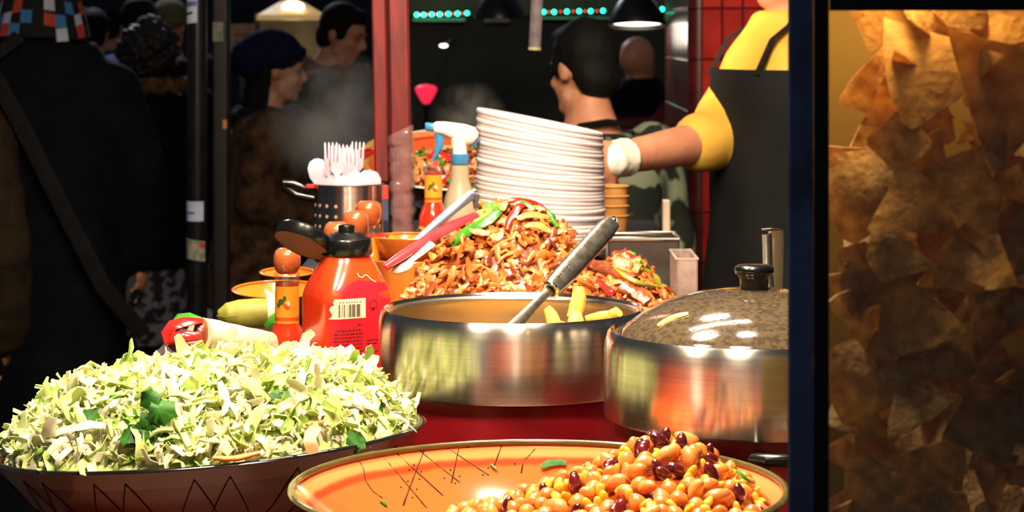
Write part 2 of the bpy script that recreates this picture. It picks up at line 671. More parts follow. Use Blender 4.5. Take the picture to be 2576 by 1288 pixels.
def led_string(name_pts, label):
    d = 10.8
    t = thing('led_string', label, 'light string', P(*name_pts[0], d))
    for k, (px, py) in enumerate(name_pts):
        MB().ell(P(px, py, d), 0.0095, nu=12, nv=8).build('led', m_led, t, world=True, ang=180)
        if k + 1 < len(name_pts):
            q = name_pts[k + 1]
            MB().ell(P((px + q[0]) / 2, (py + q[1]) / 2, d), 0.005, nu=8, nv=6).build('red_led', m_ledred, t, world=True, ang=180)
    a, z = P(*name_pts[0], d + .02), P(*name_pts[-1], d + .02)
    MB().tube([a, (a + z) / 2 + Vector((0, 0, -.002)), z], 0.004, 6).build('cable', m_cable, t, world=True)
    MB().box(((a.x + z.x) / 2, 10.93, z.z), (0.02, 0.24, 0.008)).build('bracket', m_cable, t, world=True)


led_string([(1048, 37), (1066, 37), (1086, 36), (1106, 36), (1128, 35), (1151, 34), (1175, 33)], 'string of seven green lights beside the red post')
led_string([(1368, 30), (1394, 30), (1426, 29), (1457, 28), (1486, 28), (1517, 27)], 'string of six green lights above the dark-haired cook')
led_string([(1640, 23), (1666, 23)], 'short pair of green lights beside the lamp with the white opening')

m_shade = M('black_lamp_shade', (14, 13, 13), (9, 9, 9), rough=0.35)
m_lampin = M('lamp_light', (255, 240, 225), emit=(255, 236, 215), estr=3.2)
m_bulbm = M('warm_bulb', (255, 235, 190), emit=(255, 222, 160), estr=9)


def shade(px, py, d, r, tilt, label, lit):
    t = thing('pendant_lamp', label, 'lamp', P(px, py, d), (tilt, 0, 0))
    MB().lathe([(r, 0), (r * 1.0, 0.006), (r * .93, 0.03), (r * .7, 0.07), (r * .42, 0.1), (r * .25, .12), (r * .23, .12), (r * .4, .097), (r * .67, .067), (r * .9, .028), (r * .97, 0.002)], 36,
               cap0=False, cap1=False).build('lamp_shade', m_shade, t)
    if lit:
        MB().lathe([(0.001, 0.012), (r * .93, 0.012), (r * .93, 0.016), (0.001, 0.016)], 36, cap0=False, cap1=False).build('diffuser', m_lampin, t)
    MB().lathe([(0.012, .11), (0.012, .15), (0.003, .155), (0.003, 1.1)], 12).build('cord', m_cable, t)


shade(1256, 46, 8.0, 0.088, 0.02, 'unlit black pendant lamp next to the seven green lights', False)
shade(1603, 66, 7.0, 0.09, -0.13, 'black pendant lamp with a bright white opening above the bald man', True)

lamp('POINT', 'pendant_light', P(1603, 82, 7.0), 0.55, (1.0, 0.85, 0.7), size=0.05)
# glowing cream lamp over the street stall at the left
m_cream = M('cream_shade', (235, 205, 150), (200, 165, 110), rough=0.6, emit=(225, 185, 115), estr=0.32)
D = 10.0
t = thing('cone_lamp', 'wide cream cone lamp glowing above the navy beanie', 'lamp', P(733, 50, D))
MB().lathe([(0.150, 0.0), (0.150, 0.022), (0.142, 0.026), (0.06, 0.075), (0.02, 0.09), (0.018, 0.088), (0.055, 0.07), (0.138, 0.021), (0.145, 0.0)], 40, cap0=False, cap1=True).build('lamp_shade', m_cream, t)
MB().ell((0.018, -0.105, 0.056), (0.048, 0.012, 0.024), nu=20, nv=12).build('light_window', m_bulbm, t, ang=180)
MB().lathe([(0.004, 0.085), (0.004, 1.2)], 10).build('cord', m_cable, t)
m_stallw = M('beige_stall_wall', (128, 112, 88), (92, 80, 64), rough=0.9, scale=5)
b = MB()
b.box((X(735, 10.6), 10.6, 1.05), (0.34, 0.05, 1.25))
t = thing('stall_screen', 'beige screen under the glowing cone lamp', 'screen', (X(735, 10.6), 10.6, 0))
b.build('screen_panel', m_stallw, t, world=True, ang=0)
for dx in (-.16, .16):
    MB().box((X(735, 10.6) + dx, 10.56, 0.82), (0.025, 0.03, 1.64)).build('screen_post', m_pole2, t, world=True, ang=0)
lamp('POINT', 'cone_lamp_light', (X(735, 10.2), 10.25, ZZ(75, 10.2)), 1.2, (1.0, 0.8, 0.5), size=0.04)
# small paper sign with red print
m_sign = M('pink_paper', (185, 150, 130), (165, 130, 112), rough=0.8)
m_signred = M('red_print', (150, 40, 46), rough=0.8)
D = 9.4
t = thing('paper_sign', 'small pinkish paper sign with red print behind the navy beanie', 'sign', P(608, 96, D))
MB().box((0, 0, 0), (0.108, 0.006, 0.118)).build('sign_board', m_sign, t, ang=0)
MB().box((0, 0.015, -0.765), (0.02, 0.02, 1.6)).build('sign_stake', m_pole2, t, ang=0)
b = MB()
for (x0, x1, z) in ((-.032, -.024, .012), (-.022, -.010, .013), (-.007, .004, .014), (.007, .018, .014), (.021, .032, .015), (-.03, -.018, -.016), (-.015, -.004, -.015)):
    b.box(((x0 + x1) / 2, -0.0035, z), (x1 - x0, 0.001, 0.012))
b.build('red_print', m_signred, t, ang=0)

# pink glowing lamp, little spot and hanging tube
m_pink = M('pink_lamp', (255, 80, 110), emit=(255, 40, 75), estr=0.8)
D = 9.0
t = thing('pink_lamp', 'small glowing pink lamp in the dark beside the red post', 'lamp', P(1072, 262, D))
MB().lathe([(0.006, 0.0), (0.014, 0.004), (0.024, 0.018), (0.036, 0.040), (0.043, 0.056), (0.042, 0.066), (0.030, 0.074), (0.004, 0.079)], 28).build('lamp_shade', m_pink, t, ang=180)
MB().lathe([(0.012, -0.02), (0.013, 0.0)], 10).build('lamp_foot', m_shade, t)
MB().lathe([(0.008, -1.31), (0.008, -0.02)], 8).build('stand', m_shade, t)
D = 9.5
t = thing('spot_lamp', 'tiny white spot lamp on the dark wall', 'lamp', P(1116, 115, D))
MB().ell((0, 0, 0), (0.018, 0.012, 0.008), nu=14, nv=8).build('lens', m_lampin, t, ang=180)
MB().tube([(0, 0.01, 0), (0, 1.53, 0.02)], 0.006, 6).build('bracket', m_shade, t)
m_tube = thin_glass('cloudy_tube', gloss=0.1, rough=0.2, haze=0.4, hazecol=(175, 160, 165))
m_brasscap = M('pale_tube_end', (225, 215, 150), rough=0.4)
D = 5.0
t = thing('hanging_tube', 'cloudy plastic tube hanging left of the dark-haired cook', 'tube', P(1345, 126, D), (0, 0.05, 0))
MB().lathe([(0.0135, 0.006), (0.0145, 1.1)], 20).build('tube_sleeve', m_tube, t)
MB().lathe([(0.0145, 0.0), (0.0145, 0.006)], 20).build('end_cap', m_brasscap, t)
# ------------------------------------------------------------------ glass display case of tortilla chips
m_steel_blue = M('sky_tinted_steel', (92, 116, 164), (66, 78, 104), rough=0.45, metal=0.25, scale=16, lo=.40, hi=.66, bump=0.08)  # bluish sky reflection put into the base colour; the blotches are wear
m_rubber = M('black_rubber', (10, 10, 10), rough=0.6)
m_pane = thin_glass('case_glass', gloss=0.012, rough=0.02, haze=0.015, hazecol=(190, 180, 160))
m_yellow_back = M('yellowed_back_panel', (120, 104, 42), (98, 84, 34), rough=0.6, scale=8)
m_chip = M('tortilla_chip', (228, 194, 128), (182, 140, 78), rough=0.75, scale=90, bump=0.5, bscale=160, rnd=0.15, translucent=0.45, lo=.3, hi=.7)
vx = Vector((0.128, 1, 0)).normalized()
ux = Vector((vx.y, -vx.x, 0))
org = Vector((X(1982, 1.6), 1.6, CB))
BM_ = Matrix(((ux.x, vx.x, 0, org.x), (ux.y, vx.y, 0, org.y), (0, 0, 1, org.z), (0, 0, 0, 1)))   # local: u right, v into the case, z up
case = thing('display_case', 'glass display case with a blue-grey steel corner post, full of tortilla chips', 'display case', mat=BM_)
CW, CD, CH = 0.40, 0.30, 0.725
b = MB()
b.box((0.009, 0.016, CH / 2), (0.018, 0.032, CH), bev=0.0015)
b.build('corner_post', m_steel_blue, case, ang=0)
b = MB()
b.box((0.0235, 0.018, CH / 2), (0.0105, 0.022, CH))
b.build('gasket', m_rubber, case, ang=0)
for (u, v) in ((0.009, CD - .009), (CW - .009, CD - .009), (CW - .009, .009)):
    MB().box((u, v, CH / 2), (0.018, 0.018, CH), bev=0.0015).build('corner_post', m_steel_blue, case, ang=0)
zt = ZZ(28, 1.6) - CB
MB().box((CW / 2 + 0.014, 0.006, zt + 0.005), (CW - 0.03, 0.008, 0.0095)).build('top_rail', m_rubber, case, ang=0)
MB().box((CW / 2, 0.010, CH / 2), (CW - .04, 0.004, CH - 0.01)).build('front_pane', m_pane, case, ang=0)
MB().box((0.004, CD / 2 + .02, CH / 2), (0.004, CD - .06, CH - .01)).build('side_pane', m_pane, case, ang=0)
MB().box((CW - 0.004, CD / 2 + .02, CH / 2), (0.004, CD - .06, CH - .01)).build('side_pane', m_pane, case, ang=0)
MB().box((CW / 2, CD - 0.004, CH / 2), (CW - .036, 0.006, CH)).build('back_panel', m_yellow_back, case, ang=0)
MB().box((CW / 2, CD / 2, 0.006), (CW - .02, CD - .02, 0.012)).build('case_floor', m_steel_blue, case, ang=0)
MB().box((CW / 2, CD / 2, CH + .006), (CW, CD, 0.012)).build('case_roof', m_rubber, case, ang=0)
lp = BM_ @ Vector((0.070, 0.040, 0.709))
lamp('POINT', 'case_heat_lamp', lp, 1.15, (1.0, 0.58, 0.18), size=0.015)
lamp('POINT', 'case_heat_lamp', BM_ @ Vector((0.085, 0.135, 0.701)), 1.5, (1.0, 0.50, 0.14), size=0.015)


def chip_mesh(k):
    r = random.Random(100 + k)
    L = r.uniform(0.034, 0.046)
    n, rings = 30, 4
    cx, cy = r.uniform(-16, 16), r.uniform(-16, 16)
    sx, sy = r.uniform(-9, 9), r.uniform(-9, 9)
    off = Vector((r.uniform(0, 50), r.uniform(0, 50), 0))
    three = r.random() < 0.8
    cut = r.uniform(0.30, 0.7) if r.random() < .4 else 9
    phi = r.uniform(0, 6.28)

    def surf(x, y):
        z = 0.5 * (cx * x * x + cy * y * y) + sx * x * y
        z += 0.0024 * noise.noise(Vector((x * 38, y * 38, k * 3.3)) + off) + 0.0007 * noise.noise(Vector((x * 120, y * 120, k)) + off)
        return z
    vs, fs = [], []
    rad = []
    for i in range(n):
        a = 2 * math.pi * i / n
        if three:
            m = (a + math.pi / 3) % (2 * math.pi / 3) - math.pi / 3
            q = 0.56 / max(0.35, math.cos(math.pi / 3 - abs(m))) if False else 0.56 / math.cos(((a) % (2 * math.pi / 3)) - math.pi / 3)
        else:
            q = 0.80 / max(.6, math.cos(((a) % (math.pi / 2)) - math.pi / 4)) * .8
        q *= 1 + 0.05 * noise.noise(Vector((math.cos(a) * 2.2, math.sin(a) * 2.2, k * 7.7)))
        cc = math.cos(a - phi)
        if cc > .05:
            q = min(q, cut / cc * (1 + .07 * noise.noise(Vector((a * 4, k, 1)))))
        rad.append(q * L)
    for side in (1, -1):
        for j in range(rings + 1):
            for i in range(n):
                a = 2 * math.pi * i / n
                q = rad[i] * j / rings
                x, y = q * math.cos(a), q * math.sin(a)
                vs.append((x, y, surf(x, y) + side * 0.0007))
    S = (rings + 1) * n
    for j in range(rings):
        for i in range(n):
            i2 = (i + 1) % n
            A, B, C_, D_ = j * n + i, j * n + i2, (j + 1) * n + i2, (j + 1) * n + i
            if j == 0:
                fs.append((A, D_, C_))
                fs.append((S + A, S + C_, S + D_))
            else:
                fs.append((A, D_, C_, B))
                fs.append((S + A, S + B, S + C_, S + D_))
    for i in range(n):
        i2 = (i + 1) % n
        A, B = rings * n + i, rings * n + i2
        fs.append((A, S + A, S + B, B))
    return MB().add(vs, fs).mesh('tortilla_chip', m_chip, 50)


CHIPS = [chip_mesh(k) for k in range(12)]


def heap_top(u):
    return 0.557 + min(1.0, max(0.0, (u - 0.03) / 0.045)) ** 1.2 * 0.12


def put_chip(k, u, v, z, n, spin, s=1.0, label='tortilla chip heaped behind the glass of the display case', group='tortilla chips in the display case'):
    m = BM_ @ LRS((u, v, z), align(n, spin), s)
    return inst(CHIPS[k % 12], 'tortilla_chip', m, label, 'tortilla chip', group)


rc = random.Random(5)
cnt = 0
# large chips that can be told apart near the top corner
put_chip(1, 0.098, 0.040, 0.605, (-.15, -1, .35), 2.2, 1.25, 'large golden chip lying flat below the empty top corner of the case', None)
put_chip(4, 0.155, 0.030, 0.592, (.1, -1, .1), 0.3, 1.25, 'broad dull chip right of the large golden chip in the case', None)
put_chip(7, 0.070, 0.075, 0.650, (-.2, -1, -.1), 1.2, 1.0, 'upright orange chip touching the empty top corner of the case', None)
put_chip(2, 0.125, 0.070, 0.655, (.2, -1, .2), 0.8, 1.05, 'glowing orange chip just under the black rail of the case', None)
for layer, v in enumerate((0.030, 0.062, 0.095, 0.13)):
    z = 0.275
    while z < 0.705:
        u = 0.03 + rc.uniform(0, .02)
        while u < 0.25:
            uu, z2 = u + rc.uniform(-.012, .012), z + rc.uniform(-.014, .014)
            if z2 < heap_top(uu) - 0.012 - 0.018 * (uu < .05) and not (layer == 0 and z2 > .56 and uu < .19):
                if layer == 0:
                    n = Vector((rc.gauss(0, .34), -1, rc.gauss(.12, .36)))
                else:
                    n = Vector((rc.gauss(0, .6), -1, rc.gauss(.15, .7)))
                put_chip(rc.randrange(12), max(.052 + .01 * (layer > 0), uu), v + rc.uniform(-.010, .012) + (0.014 if layer == 0 and uu < .05 else 0), z2, n, rc.uniform(0, 6.28), rc.uniform(0.66, 1.02))
                cnt += 1
            u += 0.047 if layer == 0 else 0.058
        z += 0.040 if layer == 0 else 0.052
print('chips', cnt)
# ------------------------------------------------------------------ bowls
def ring_mat(name, stops, R, rough=0.12, coat=0.6, scale=18, amt=0.12):
    """glazed pottery whose colour changes in rings with the radius"""
    m = M(name, stops[0][1], rough=rough, coat=coat)
    nt = m.node_tree
    N, L = nt.nodes, nt.links
    tc = N.new('ShaderNodeTexCoord')
    sp = N.new('ShaderNodeSeparateXYZ')
    L.new(tc.outputs['Object'], sp.inputs[0])
    cb = N.new('ShaderNodeCombineXYZ')
    L.new(sp.outputs[0], cb.inputs[0])
    L.new(sp.outputs[1], cb.inputs[1])
    ln = N.new('ShaderNodeVectorMath')
    ln.operation = 'LENGTH'
    L.new(cb.outputs[0], ln.inputs[0])
    nz = N.new('ShaderNodeTexNoise')
    nz.inputs['Scale'].default_value = scale
    L.new(tc.outputs['Object'], nz.inputs['Vector'])
    mr = N.new('ShaderNodeMath')
    mr.operation = 'MULTIPLY_ADD'
    mr.inputs[1].default_value = 0.005
    L.new(nz.outputs['Fac'], mr.inputs[0])
    L.new(ln.outputs['Value'], mr.inputs[2])
    dv = N.new('ShaderNodeMath')
    dv.operation = 'DIVIDE'
    dv.inputs[1].default_value = R
    L.new(mr.outputs[0], dv.inputs[0])
    rp = N.new('ShaderNodeValToRGB')
    cr = rp.color_ramp
    while len(cr.elements) < len(stops):
        cr.elements.new(0.5)
    for e, (p, c) in zip(cr.elements, stops):
        e.position = p
        e.color = C(c)
    L.new(dv.outputs[0], rp.inputs[0])
    L.new(rp.outputs[0], N['Principled BSDF'].inputs['Base Color'])
    return m


m_rimblack = M('black_glaze', (20, 18, 22), (12, 11, 13), rough=0.15, coat=0.7)
m_paintline = M('dark_painted_line', (50, 28, 22), (36, 20, 16), rough=0.8, spec=0.05)
m_outer = M('red_brown_glaze', (112, 48, 30), (90, 38, 24), rough=0.2, scale=8, coat=0.5)
m_outband = M('pale_glaze_band', (130, 96, 74), (110, 80, 62), rough=0.2, scale=8, coat=0.5)
m_olive = M('olive_rim_glaze', (96, 84, 40), (70, 62, 30), rough=0.15, coat=0.6)
ORANGE_STOPS = [(0.0, (232, 92, 40)), (0.915, (234, 94, 42)), (0.928, (170, 56, 24)), (0.942, (190, 66, 28)), (0.955, (234, 130, 72)), (1.0, (238, 140, 82))]


def interp(prof, r):
    for (r0, z0), (r1, z1) in zip(prof, prof[1:]):
        if r0 <= r <= r1:
            return z0 + (z1 - z0) * (r - r0) / (r1 - r0)
    return prof[-1][1]


def bowl(name, label, center, R, inner, outer, depth, rot=(0, 0, 0), rim=None, cat='bowl', group=None, inmat=None, outmat=None, rimr=0.0035, n=72, band=True, sc=1.0):
    """center = centre of the rim; parts: bowl_inside, bowl_outside, rim"""
    rm = Euler(rot).to_matrix()
    base = Vector(center) + rm @ Vector((0, 0, -depth * sc))
    t = thing(name, label, cat, base, rot, group, sc)
    MB().lathe([(max(r, .0005), z + depth) for r, z in inner], n, cap0=False, cap1=False).build('bowl_inside', inmat, t, ang=180)
    o = MB()
    o.lathe([(max(r, .0005), z + depth) for r, z in outer], n, cap1=False)
    if band:
        k = [i for i, (r, z) in enumerate(outer) if z > -0.018]
        zcut = outer[min(k)][1] + depth if k else 9
        for i, f in enumerate(o.f):
            if min(o.v[q].z for q in f) >= zcut - 1e-6:
                o.m[i] = 1
    o.build('bowl_outside', [outmat or m_outer, m_outband], t, ang=60)
    rp = []
    for q in range(9):
        a = 2 * math.pi * q / 8
        rp.append((R - 0.002 + rimr * math.cos(a), depth + rimr * 0.8 * math.sin(a)))
    MB().lathe(rp, n, cap0=False, cap1=False).build('rim', rim or m_rimblack, t, ang=180)
    return t


# --- bean bowl, nearest
BR = 0.2130
BS = 2.25 / 1.95
bean_c = Vector((X(1355, 2.25), 2.25, 1.1489))
bean_in = [(0.0, -0.095), (0.05, -0.09), (0.10, -0.076), (0.15, -0.052), (0.19, -0.022), (0.2, -0.012), (0.2130, 0.0)]
bean_out = [(0.0, -0.159), (0.075, -0.159), (0.08, -0.148), (0.082, -0.118), (0.13, -0.078), (0.175, -0.045), (0.2, -0.017), (0.2135, 0.0)]
m_beanin = ring_mat('orange_glazed_bowl', ORANGE_STOPS, BR)
bean_bowl = bowl('pottery_bowl', 'big orange pottery bowl of bean salad, nearest the camera', bean_c, BR, bean_in, bean_out, 0.159, inmat=m_beanin, rim=m_olive, sc=BS)
bsurf = lambda x, y: bean_c.z + BS * interp(bean_in, min(BR, math.hypot(x - bean_c.x, y - bean_c.y) / BS))
LINES = [[(904, 1161), (914, 1181), (919, 1211), (937, 1236), (962, 1254)], [(967, 1153), (1025, 1221), (1073, 1279)], [(996, 1139), (1046, 1185), (1114, 1247)],
         [(1067, 1133), (1046, 1185), (1013, 1272)], [(1053, 1132), (1104, 1173), (1157, 1214)], [(1154, 1127), (1135, 1216)], [(1119, 1123), (1162, 1151), (1230, 1196)],
         [(1263, 1118), (1243, 1171)], [(1346, 1130), (1316, 1161), (1311, 1191)]]
for ln in LINES:
    b = MB()
    pts = []
    for (x0, y0), (x1, y1) in zip(ln, ln[1:]):
        for k in range(8):
            p = ray_hit(x0 + (x1 - x0) * k / 8, y0 + (y1 - y0) * k / 8, bsurf, 2.285, 2.50, 600)
            if p:
                pts.append(p)
    p = ray_hit(*ln[-1], bsurf, 2.285, 2.50, 600)
    if p:
        pts.append(p)
    wd = [0.0007 + 0.0005 * i / len(pts) for i in range(len(pts))]
    wd[-1] = wd[-2] = 0.0016 if len(ln) in (3, 5) and ln[0][0] in (904, 1067) else wd[-2]
    b.loft(pts, wd, 0.0004, (0, -0.3, 1), 6)
    b.build('painted_line', m_paintline, bean_bowl, world=True)
for (px, py) in ((1041, 1170), (1029, 1182), (1059, 1187), (1055, 1206), (1026, 1211), (1048, 1231), (1008, 1226), (1037, 1252), (1118, 1203), (1133, 1182), (1156, 1198), (1145, 1216), (1215, 1195), (1228, 1177), (1295, 1167), (1176, 1125)):
    p = ray_hit(px, py, bsurf, 2.285, 2.50, 600)
    if p:
        MB().ell(p, (0.0011, 0.0014, 0.0009), nu=10, nv=6).build('painted_dot', m_paintline, bean_bowl, world=True)

# --- salad bowl
SR = 0.2105
SS = 2.65 / 2.25
sal_c = Vector((X(530, 2.65), 2.65, 1.1254))
sal_rot = (math.radians(-2.2), math.radians(-4.2), 0)
sal_in = [(0.0, -0.1), (0.08, -0.09), (0.13, -0.07), (0.17, -0.038), (0.2105, 0.0)]
sal_out = [(0.0, -0.130), (0.07, -0.130), (0.075, -0.112), (0.125, -0.085), (0.182, -0.042), (0.2005, -0.0165), (0.2135, 0.0)]
salad_bowl = bowl('pottery_bowl', 'dark-rimmed pottery bowl heaped with shredded cabbage salad', sal_c, SR, sal_in, sal_out, 0.112, rot=sal_rot, inmat=ring_mat('orange_glazed_bowl', ORANGE_STOPS, SR), sc=SS)
SM = Matrix.LocRotScale(sal_c, Euler(sal_rot), Vector((SS, SS, SS)))
for k in range(16):
    a0 = -2.75 + k * 0.155
    b = MB()
    for sg in (1, -1):
        pts = []
        for q in range(9):
            u = q / 8
            z = -0.010 - 0.062 * u
            r = interp([(zz, rr) for rr, zz in sal_out][1:], z) + 0.0006
            a = a0 + sg * 0.16 * u
            pts.append((r * math.cos(a), r * math.sin(a), z + 0.112))
        if k % 3 != 1:
            b.loft(pts, 0.0005, 0.0004, [Vector((p[0], p[1], 0)) for p in pts], 6)
    if b.v:
        b.build('painted_line', m_paintline, salad_bowl)

# --- cabbage salad
m_cab = [M('cabbage_cream', (246, 240, 216), (234, 232, 190), rough=0.35, scale=60, translucent=0.22, bump=0.15, rnd=0.10),
         M('cabbage_pale_green', (226, 232, 164), (200, 214, 118), rough=0.35, scale=60, translucent=0.22, bump=0.15, rnd=0.14),
         M('cabbage_green', (188, 212, 108), (144, 184, 72), rough=0.35, scale=60, translucent=0.2, bump=0.15, rnd=0.15)]
m_coriander = M('coriander_leaf', (62, 120, 30), (30, 78, 20), rough=0.5, spec=.2, scale=80, translucent=0.15, rnd=0.2)
m_carrot = M('carrot', (246, 142, 52), (228, 112, 36), rough=0.4, scale=40, sss=0.1)
m_peelpink = M('pale_carrot_peel', (248, 190, 140), (240, 150, 96), rough=0.4, scale=30, translucent=0.2)


def shred(r, n=4, k=7, big=1.0, m=3):
    """curled, crinkled ragged ribbon of cabbage lying along x; a thin closed sheet of k by m points"""
    L = r.uniform(0.018, 0.040) * big
    W = r.uniform(0.0019, 0.0052) * big
    curl, side, tw = r.uniform(-3.2, 3.2), r.uniform(-1.6, 1.6), r.uniform(-1.2, 1.2)
    cup = r.uniform(-.9, .9)
    ph = r.uniform(0, 50)
    p = Vector((0, 0, 0))
    mid, rows = Vector(), []
    for i in range(k):
        u = i / (k - 1)
        a, s_ = curl * (u - .5), side * (u - .5)
        t_ = Vector((math.cos(a) * math.cos(s_), math.sin(s_), math.sin(a)))
        n_ = Vector((-math.sin(a), math.sin(tw * (u - .5)), math.cos(a))).normalized()
        b_ = t_.cross(n_).normalized()
        w0 = W * (.25 + .75 * math.sin(math.pi * (.1 + .8 * u)) ** .7)
        row = []
        for q in range(m):
            f = 2 * q / (m - 1) - 1
            wl = w0 * (1 + (.35 * r.uniform(-1, 1) if abs(f) > .9 else 0))
            row.append((p + b_ * (f * wl) + n_ * (cup * wl * f * f * .6 + .0016 * big * noise.noise(Vector((u * 4 + ph, f * 2.2, ph)))), n_))
        rows.append(row)
        mid += p / k
        p = p + t_ * (L / (k - 1))
    vs, fs = [], []
    th = .00035
    for sgn in (1, -1):
        for row in rows:
            for v, n_ in row:
                vs.append(v - mid + n_ * th * sgn)
    S = k * m
    for i in range(k - 1):
        for q in range(m - 1):
            A = i * m + q
            fs.append((A, A + m, A + m + 1, A + 1))
            fs.append((S + A, S + A + 1, S + A + m + 1, S + A + m))
    rim_ = [q for q in range(m)] + [i * m + m - 1 for i in range(1, k)] + [(k - 1) * m + q for q in range(m - 2, -1, -1)] + [i * m for i in range(k - 2, 0, -1)]
    for a, c in zip(rim_, rim_[1:] + rim_[:1]):
        fs.append((a, c, S + c, S + a))
    return MB().add(vs, fs)


rs = random.Random(3)
SHRED = [shred(rs, big=1.3, k=8, m=4).mesh('cabbage_shred', m_cab[(0, 0, 1, 1, 2)[i % 5]], 60) for i in range(20)]


def sal_h(x, y):
    r = math.hypot(x, y) / SR
    return 0.070 * (1 - min(1, r) ** 4.2) + 0.004 * noise.noise(Vector((x * 22, y * 22, 3))) + 0.004 * math.exp(-((x - .02) / .1) ** 2 - ((y - .03) / .1) ** 2)


def on_heap(h, x, y, lift, r, flat=0.55):
    n = nrm(h, x, y)
    n = (n + Vector((r.gauss(0, flat), r.gauss(0, flat) - .12, r.gauss(0, flat * .5)))).normalized()
    return Vector((x, y, h(x, y) + lift)), n


# the mass: countless shreds and the heap below them
b = MB()
G = 30
for j in range(G):
    for i in range(48):
        pass
vs, fs = [], []
for j in range(G + 1):
    rr_ = 0.97 * SR * j / G
    for i in range(60):
        a = 2 * math.pi * i / 60
        x, y = rr_ * math.cos(a), rr_ * math.sin(a)
        vs.append((x, y, sal_h(x, y) - 0.012 + 0.005 * noise.noise(Vector((x * 70, y * 70, 1)))))
for j in range(G):
    for i in range(60):
        i2 = (i + 1) % 60
        fs.append((j * 60 + i, (j + 1) * 60 + i, (j + 1) * 60 + i2, j * 60 + i2))
b.add(vs, fs, 1)
protos = [shred(rs, k=5, m=3) for _ in range(40)]
for q in range(3800):
    a, rr_ = rs.uniform(0, 6.283), SR * 0.955 * math.sqrt(rs.random())
    x, y = rr_ * math.cos(a), rr_ * math.sin(a)
    p, n = on_heap(sal_h, x, y, rs.uniform(-0.010, 0.001), rs, 0.7)
    m = LRS(p, align(n, rs.uniform(0, 6.283)), rs.uniform(.8, 1.25))
    pr = protos[rs.randrange(40)]
    b.add([m @ v for v in pr.v], pr.f, rs.choice((0, 0, 0, 1, 1, 1, 2)))
b.xform(SM)
o = b.build('cabbage_salad', m_cab, None, ang=60)
tag(o, 'mass of finely shredded pale cabbage filling the dark-rimmed bowl', 'salad', kind='stuff')
# the shreds that show on top, one by one
for q in range(290):
    while True:
        a, rr_ = rs.uniform(0, 6.283), SR * 0.92 * math.sqrt(rs.random())
        x, y = rr_ * math.cos(a), rr_ * math.sin(a)
        if y < 0.13:
            break
    p, n = on_heap(sal_h, x, y, rs.uniform(0.0005, 0.005), rs, 0.6)
    inst(SHRED[rs.randrange(20)], 'cabbage_shred', SM @ LRS(p, align(n, rs.uniform(0, 6.283)), rs.uniform(0.85, 1.4)),
         'curled shred of cabbage lying on top of the heaped salad', 'cabbage shred', 'cabbage shreds on top of the salad')


SMI = SM.inverted()


def sal_w(x, y):
    """height of the salad at a world position (the bowl's tilt is small)"""
    q = SMI @ Vector((x, y, sal_c.z + .06))
    if math.hypot(q.x, q.y) > SR:
        return 0
    return (SM @ Vector((q.x, q.y, sal_h(q.x, q.y)))).z


def sal_at(px, py):
    return ray_hit(px, py, sal_w, 2.39, 2.95, 400)


def leaf(r, L, lobes=5, th=0.0004):
    """scalloped coriander leaflet: centre, stalk at -x"""
    n = lobes * 6
    vs = []
    for s in (1, -1):
        vs.append(Vector((0, 0, s * th + .0015)))
        for i in range(n):
            a = 2 * math.pi * i / n
            q = L * (0.62 + 0.16 * abs(math.cos(a * lobes / 2)) + 0.07 * math.cos(a * lobes * 2)) * (0.75 + .25 * math.cos(a))
            z = 0.16 * L * math.sin(a * 2 + 1) - q * q * 9
            vs.append(Vector((q * math.cos(a), q * math.sin(a) * .95, z + s * th)))
    fs = []
    for i in range(n):
        j = (i + 1) % n
        fs += [(0, 1 + i, 1 + j), (n + 1, n + 2 + j, n + 2 + i), (1 + i, n + 2 + i, n + 2 + j, 1 + j)]
    return MB().add(vs, fs)


LEAF = [leaf(rs, 0.016, 5), leaf(rs, 0.013, 6), leaf(rs, 0.019, 7)]
LEAFM = [l.mesh('coriander_leaf', m_coriander, 60) for l in LEAF]
p0 = sal_at(385, 1075)
t = thing('coriander_sprig', 'dark green coriander sprig in the middle of the cabbage', 'herb sprig', p0 + Vector((0, 0, 0.004)))
for (dx, dz, k, s) in ((-8, -68, 0, 1.0), (18, -40, 2, 1.1), (-30, 5, 1, .9), (-48, 18, 2, .9), (-22, 30, 0, 1.1), (12, 22, 2, 1.0), (30, -5, 0, 1.2), (45, 28, 1, .9), (2, -2, 2, .9)):
    o = bpy.data.objects.new('leaf', LEAFM[k])
    COL.objects.link(o)
    o.parent = t
    q = Vector((dx, 0, -dz)) * (2.5 / F)
    o.matrix_basis = LRS(q + Vector((0, -0.006 - 0.004 * (k), 0.0)), align((rs.gauss(0, .35), -1, 0.5 + rs.gauss(0, .3)), rs.uniform(0, 6.28)), s * 1.3)
MB().tube([(0.012, 0.0, 0.022), (0.004, -0.004, 0.006), (-0.004, -0.006, -0.012)], 0.0009, 6).build('stem', m_coriander, t)
for i, (px, py, s, lb) in enumerate(((960, 955, 1.0, 'coriander leaf on the salad beside the near steel pot'), (1000, 985, 1.1, 'coriander leaf sticking out at the right edge of the salad'),
                                     (715, 1013, .9, 'small dark coriander leaf at the centre of the salad'), (410, 905, 1.1, 'coriander leaf on the top left ridge of the salad'),
                                     (950, 1035, .8, 'coriander leaf low on the right of the salad'), (225, 1070, .9, 'coriander leaf at the left of the salad'),
                                     (900, 1130, 1.1, 'coriander leaf by the front right rim of the salad'), (285, 1010, .6, 'tiny coriander leaf left of the big sprig'))):
    p = sal_at(px, py)
    if p:
        inst(LEAFM[i % 3], 'coriander_leaf', LRS(p + Vector((0, -0.004, 0.005)), align((rs.gauss(0, .3), -1, .7), rs.uniform(0, 6.28)), s * 1.25), lb, 'herb leaf')


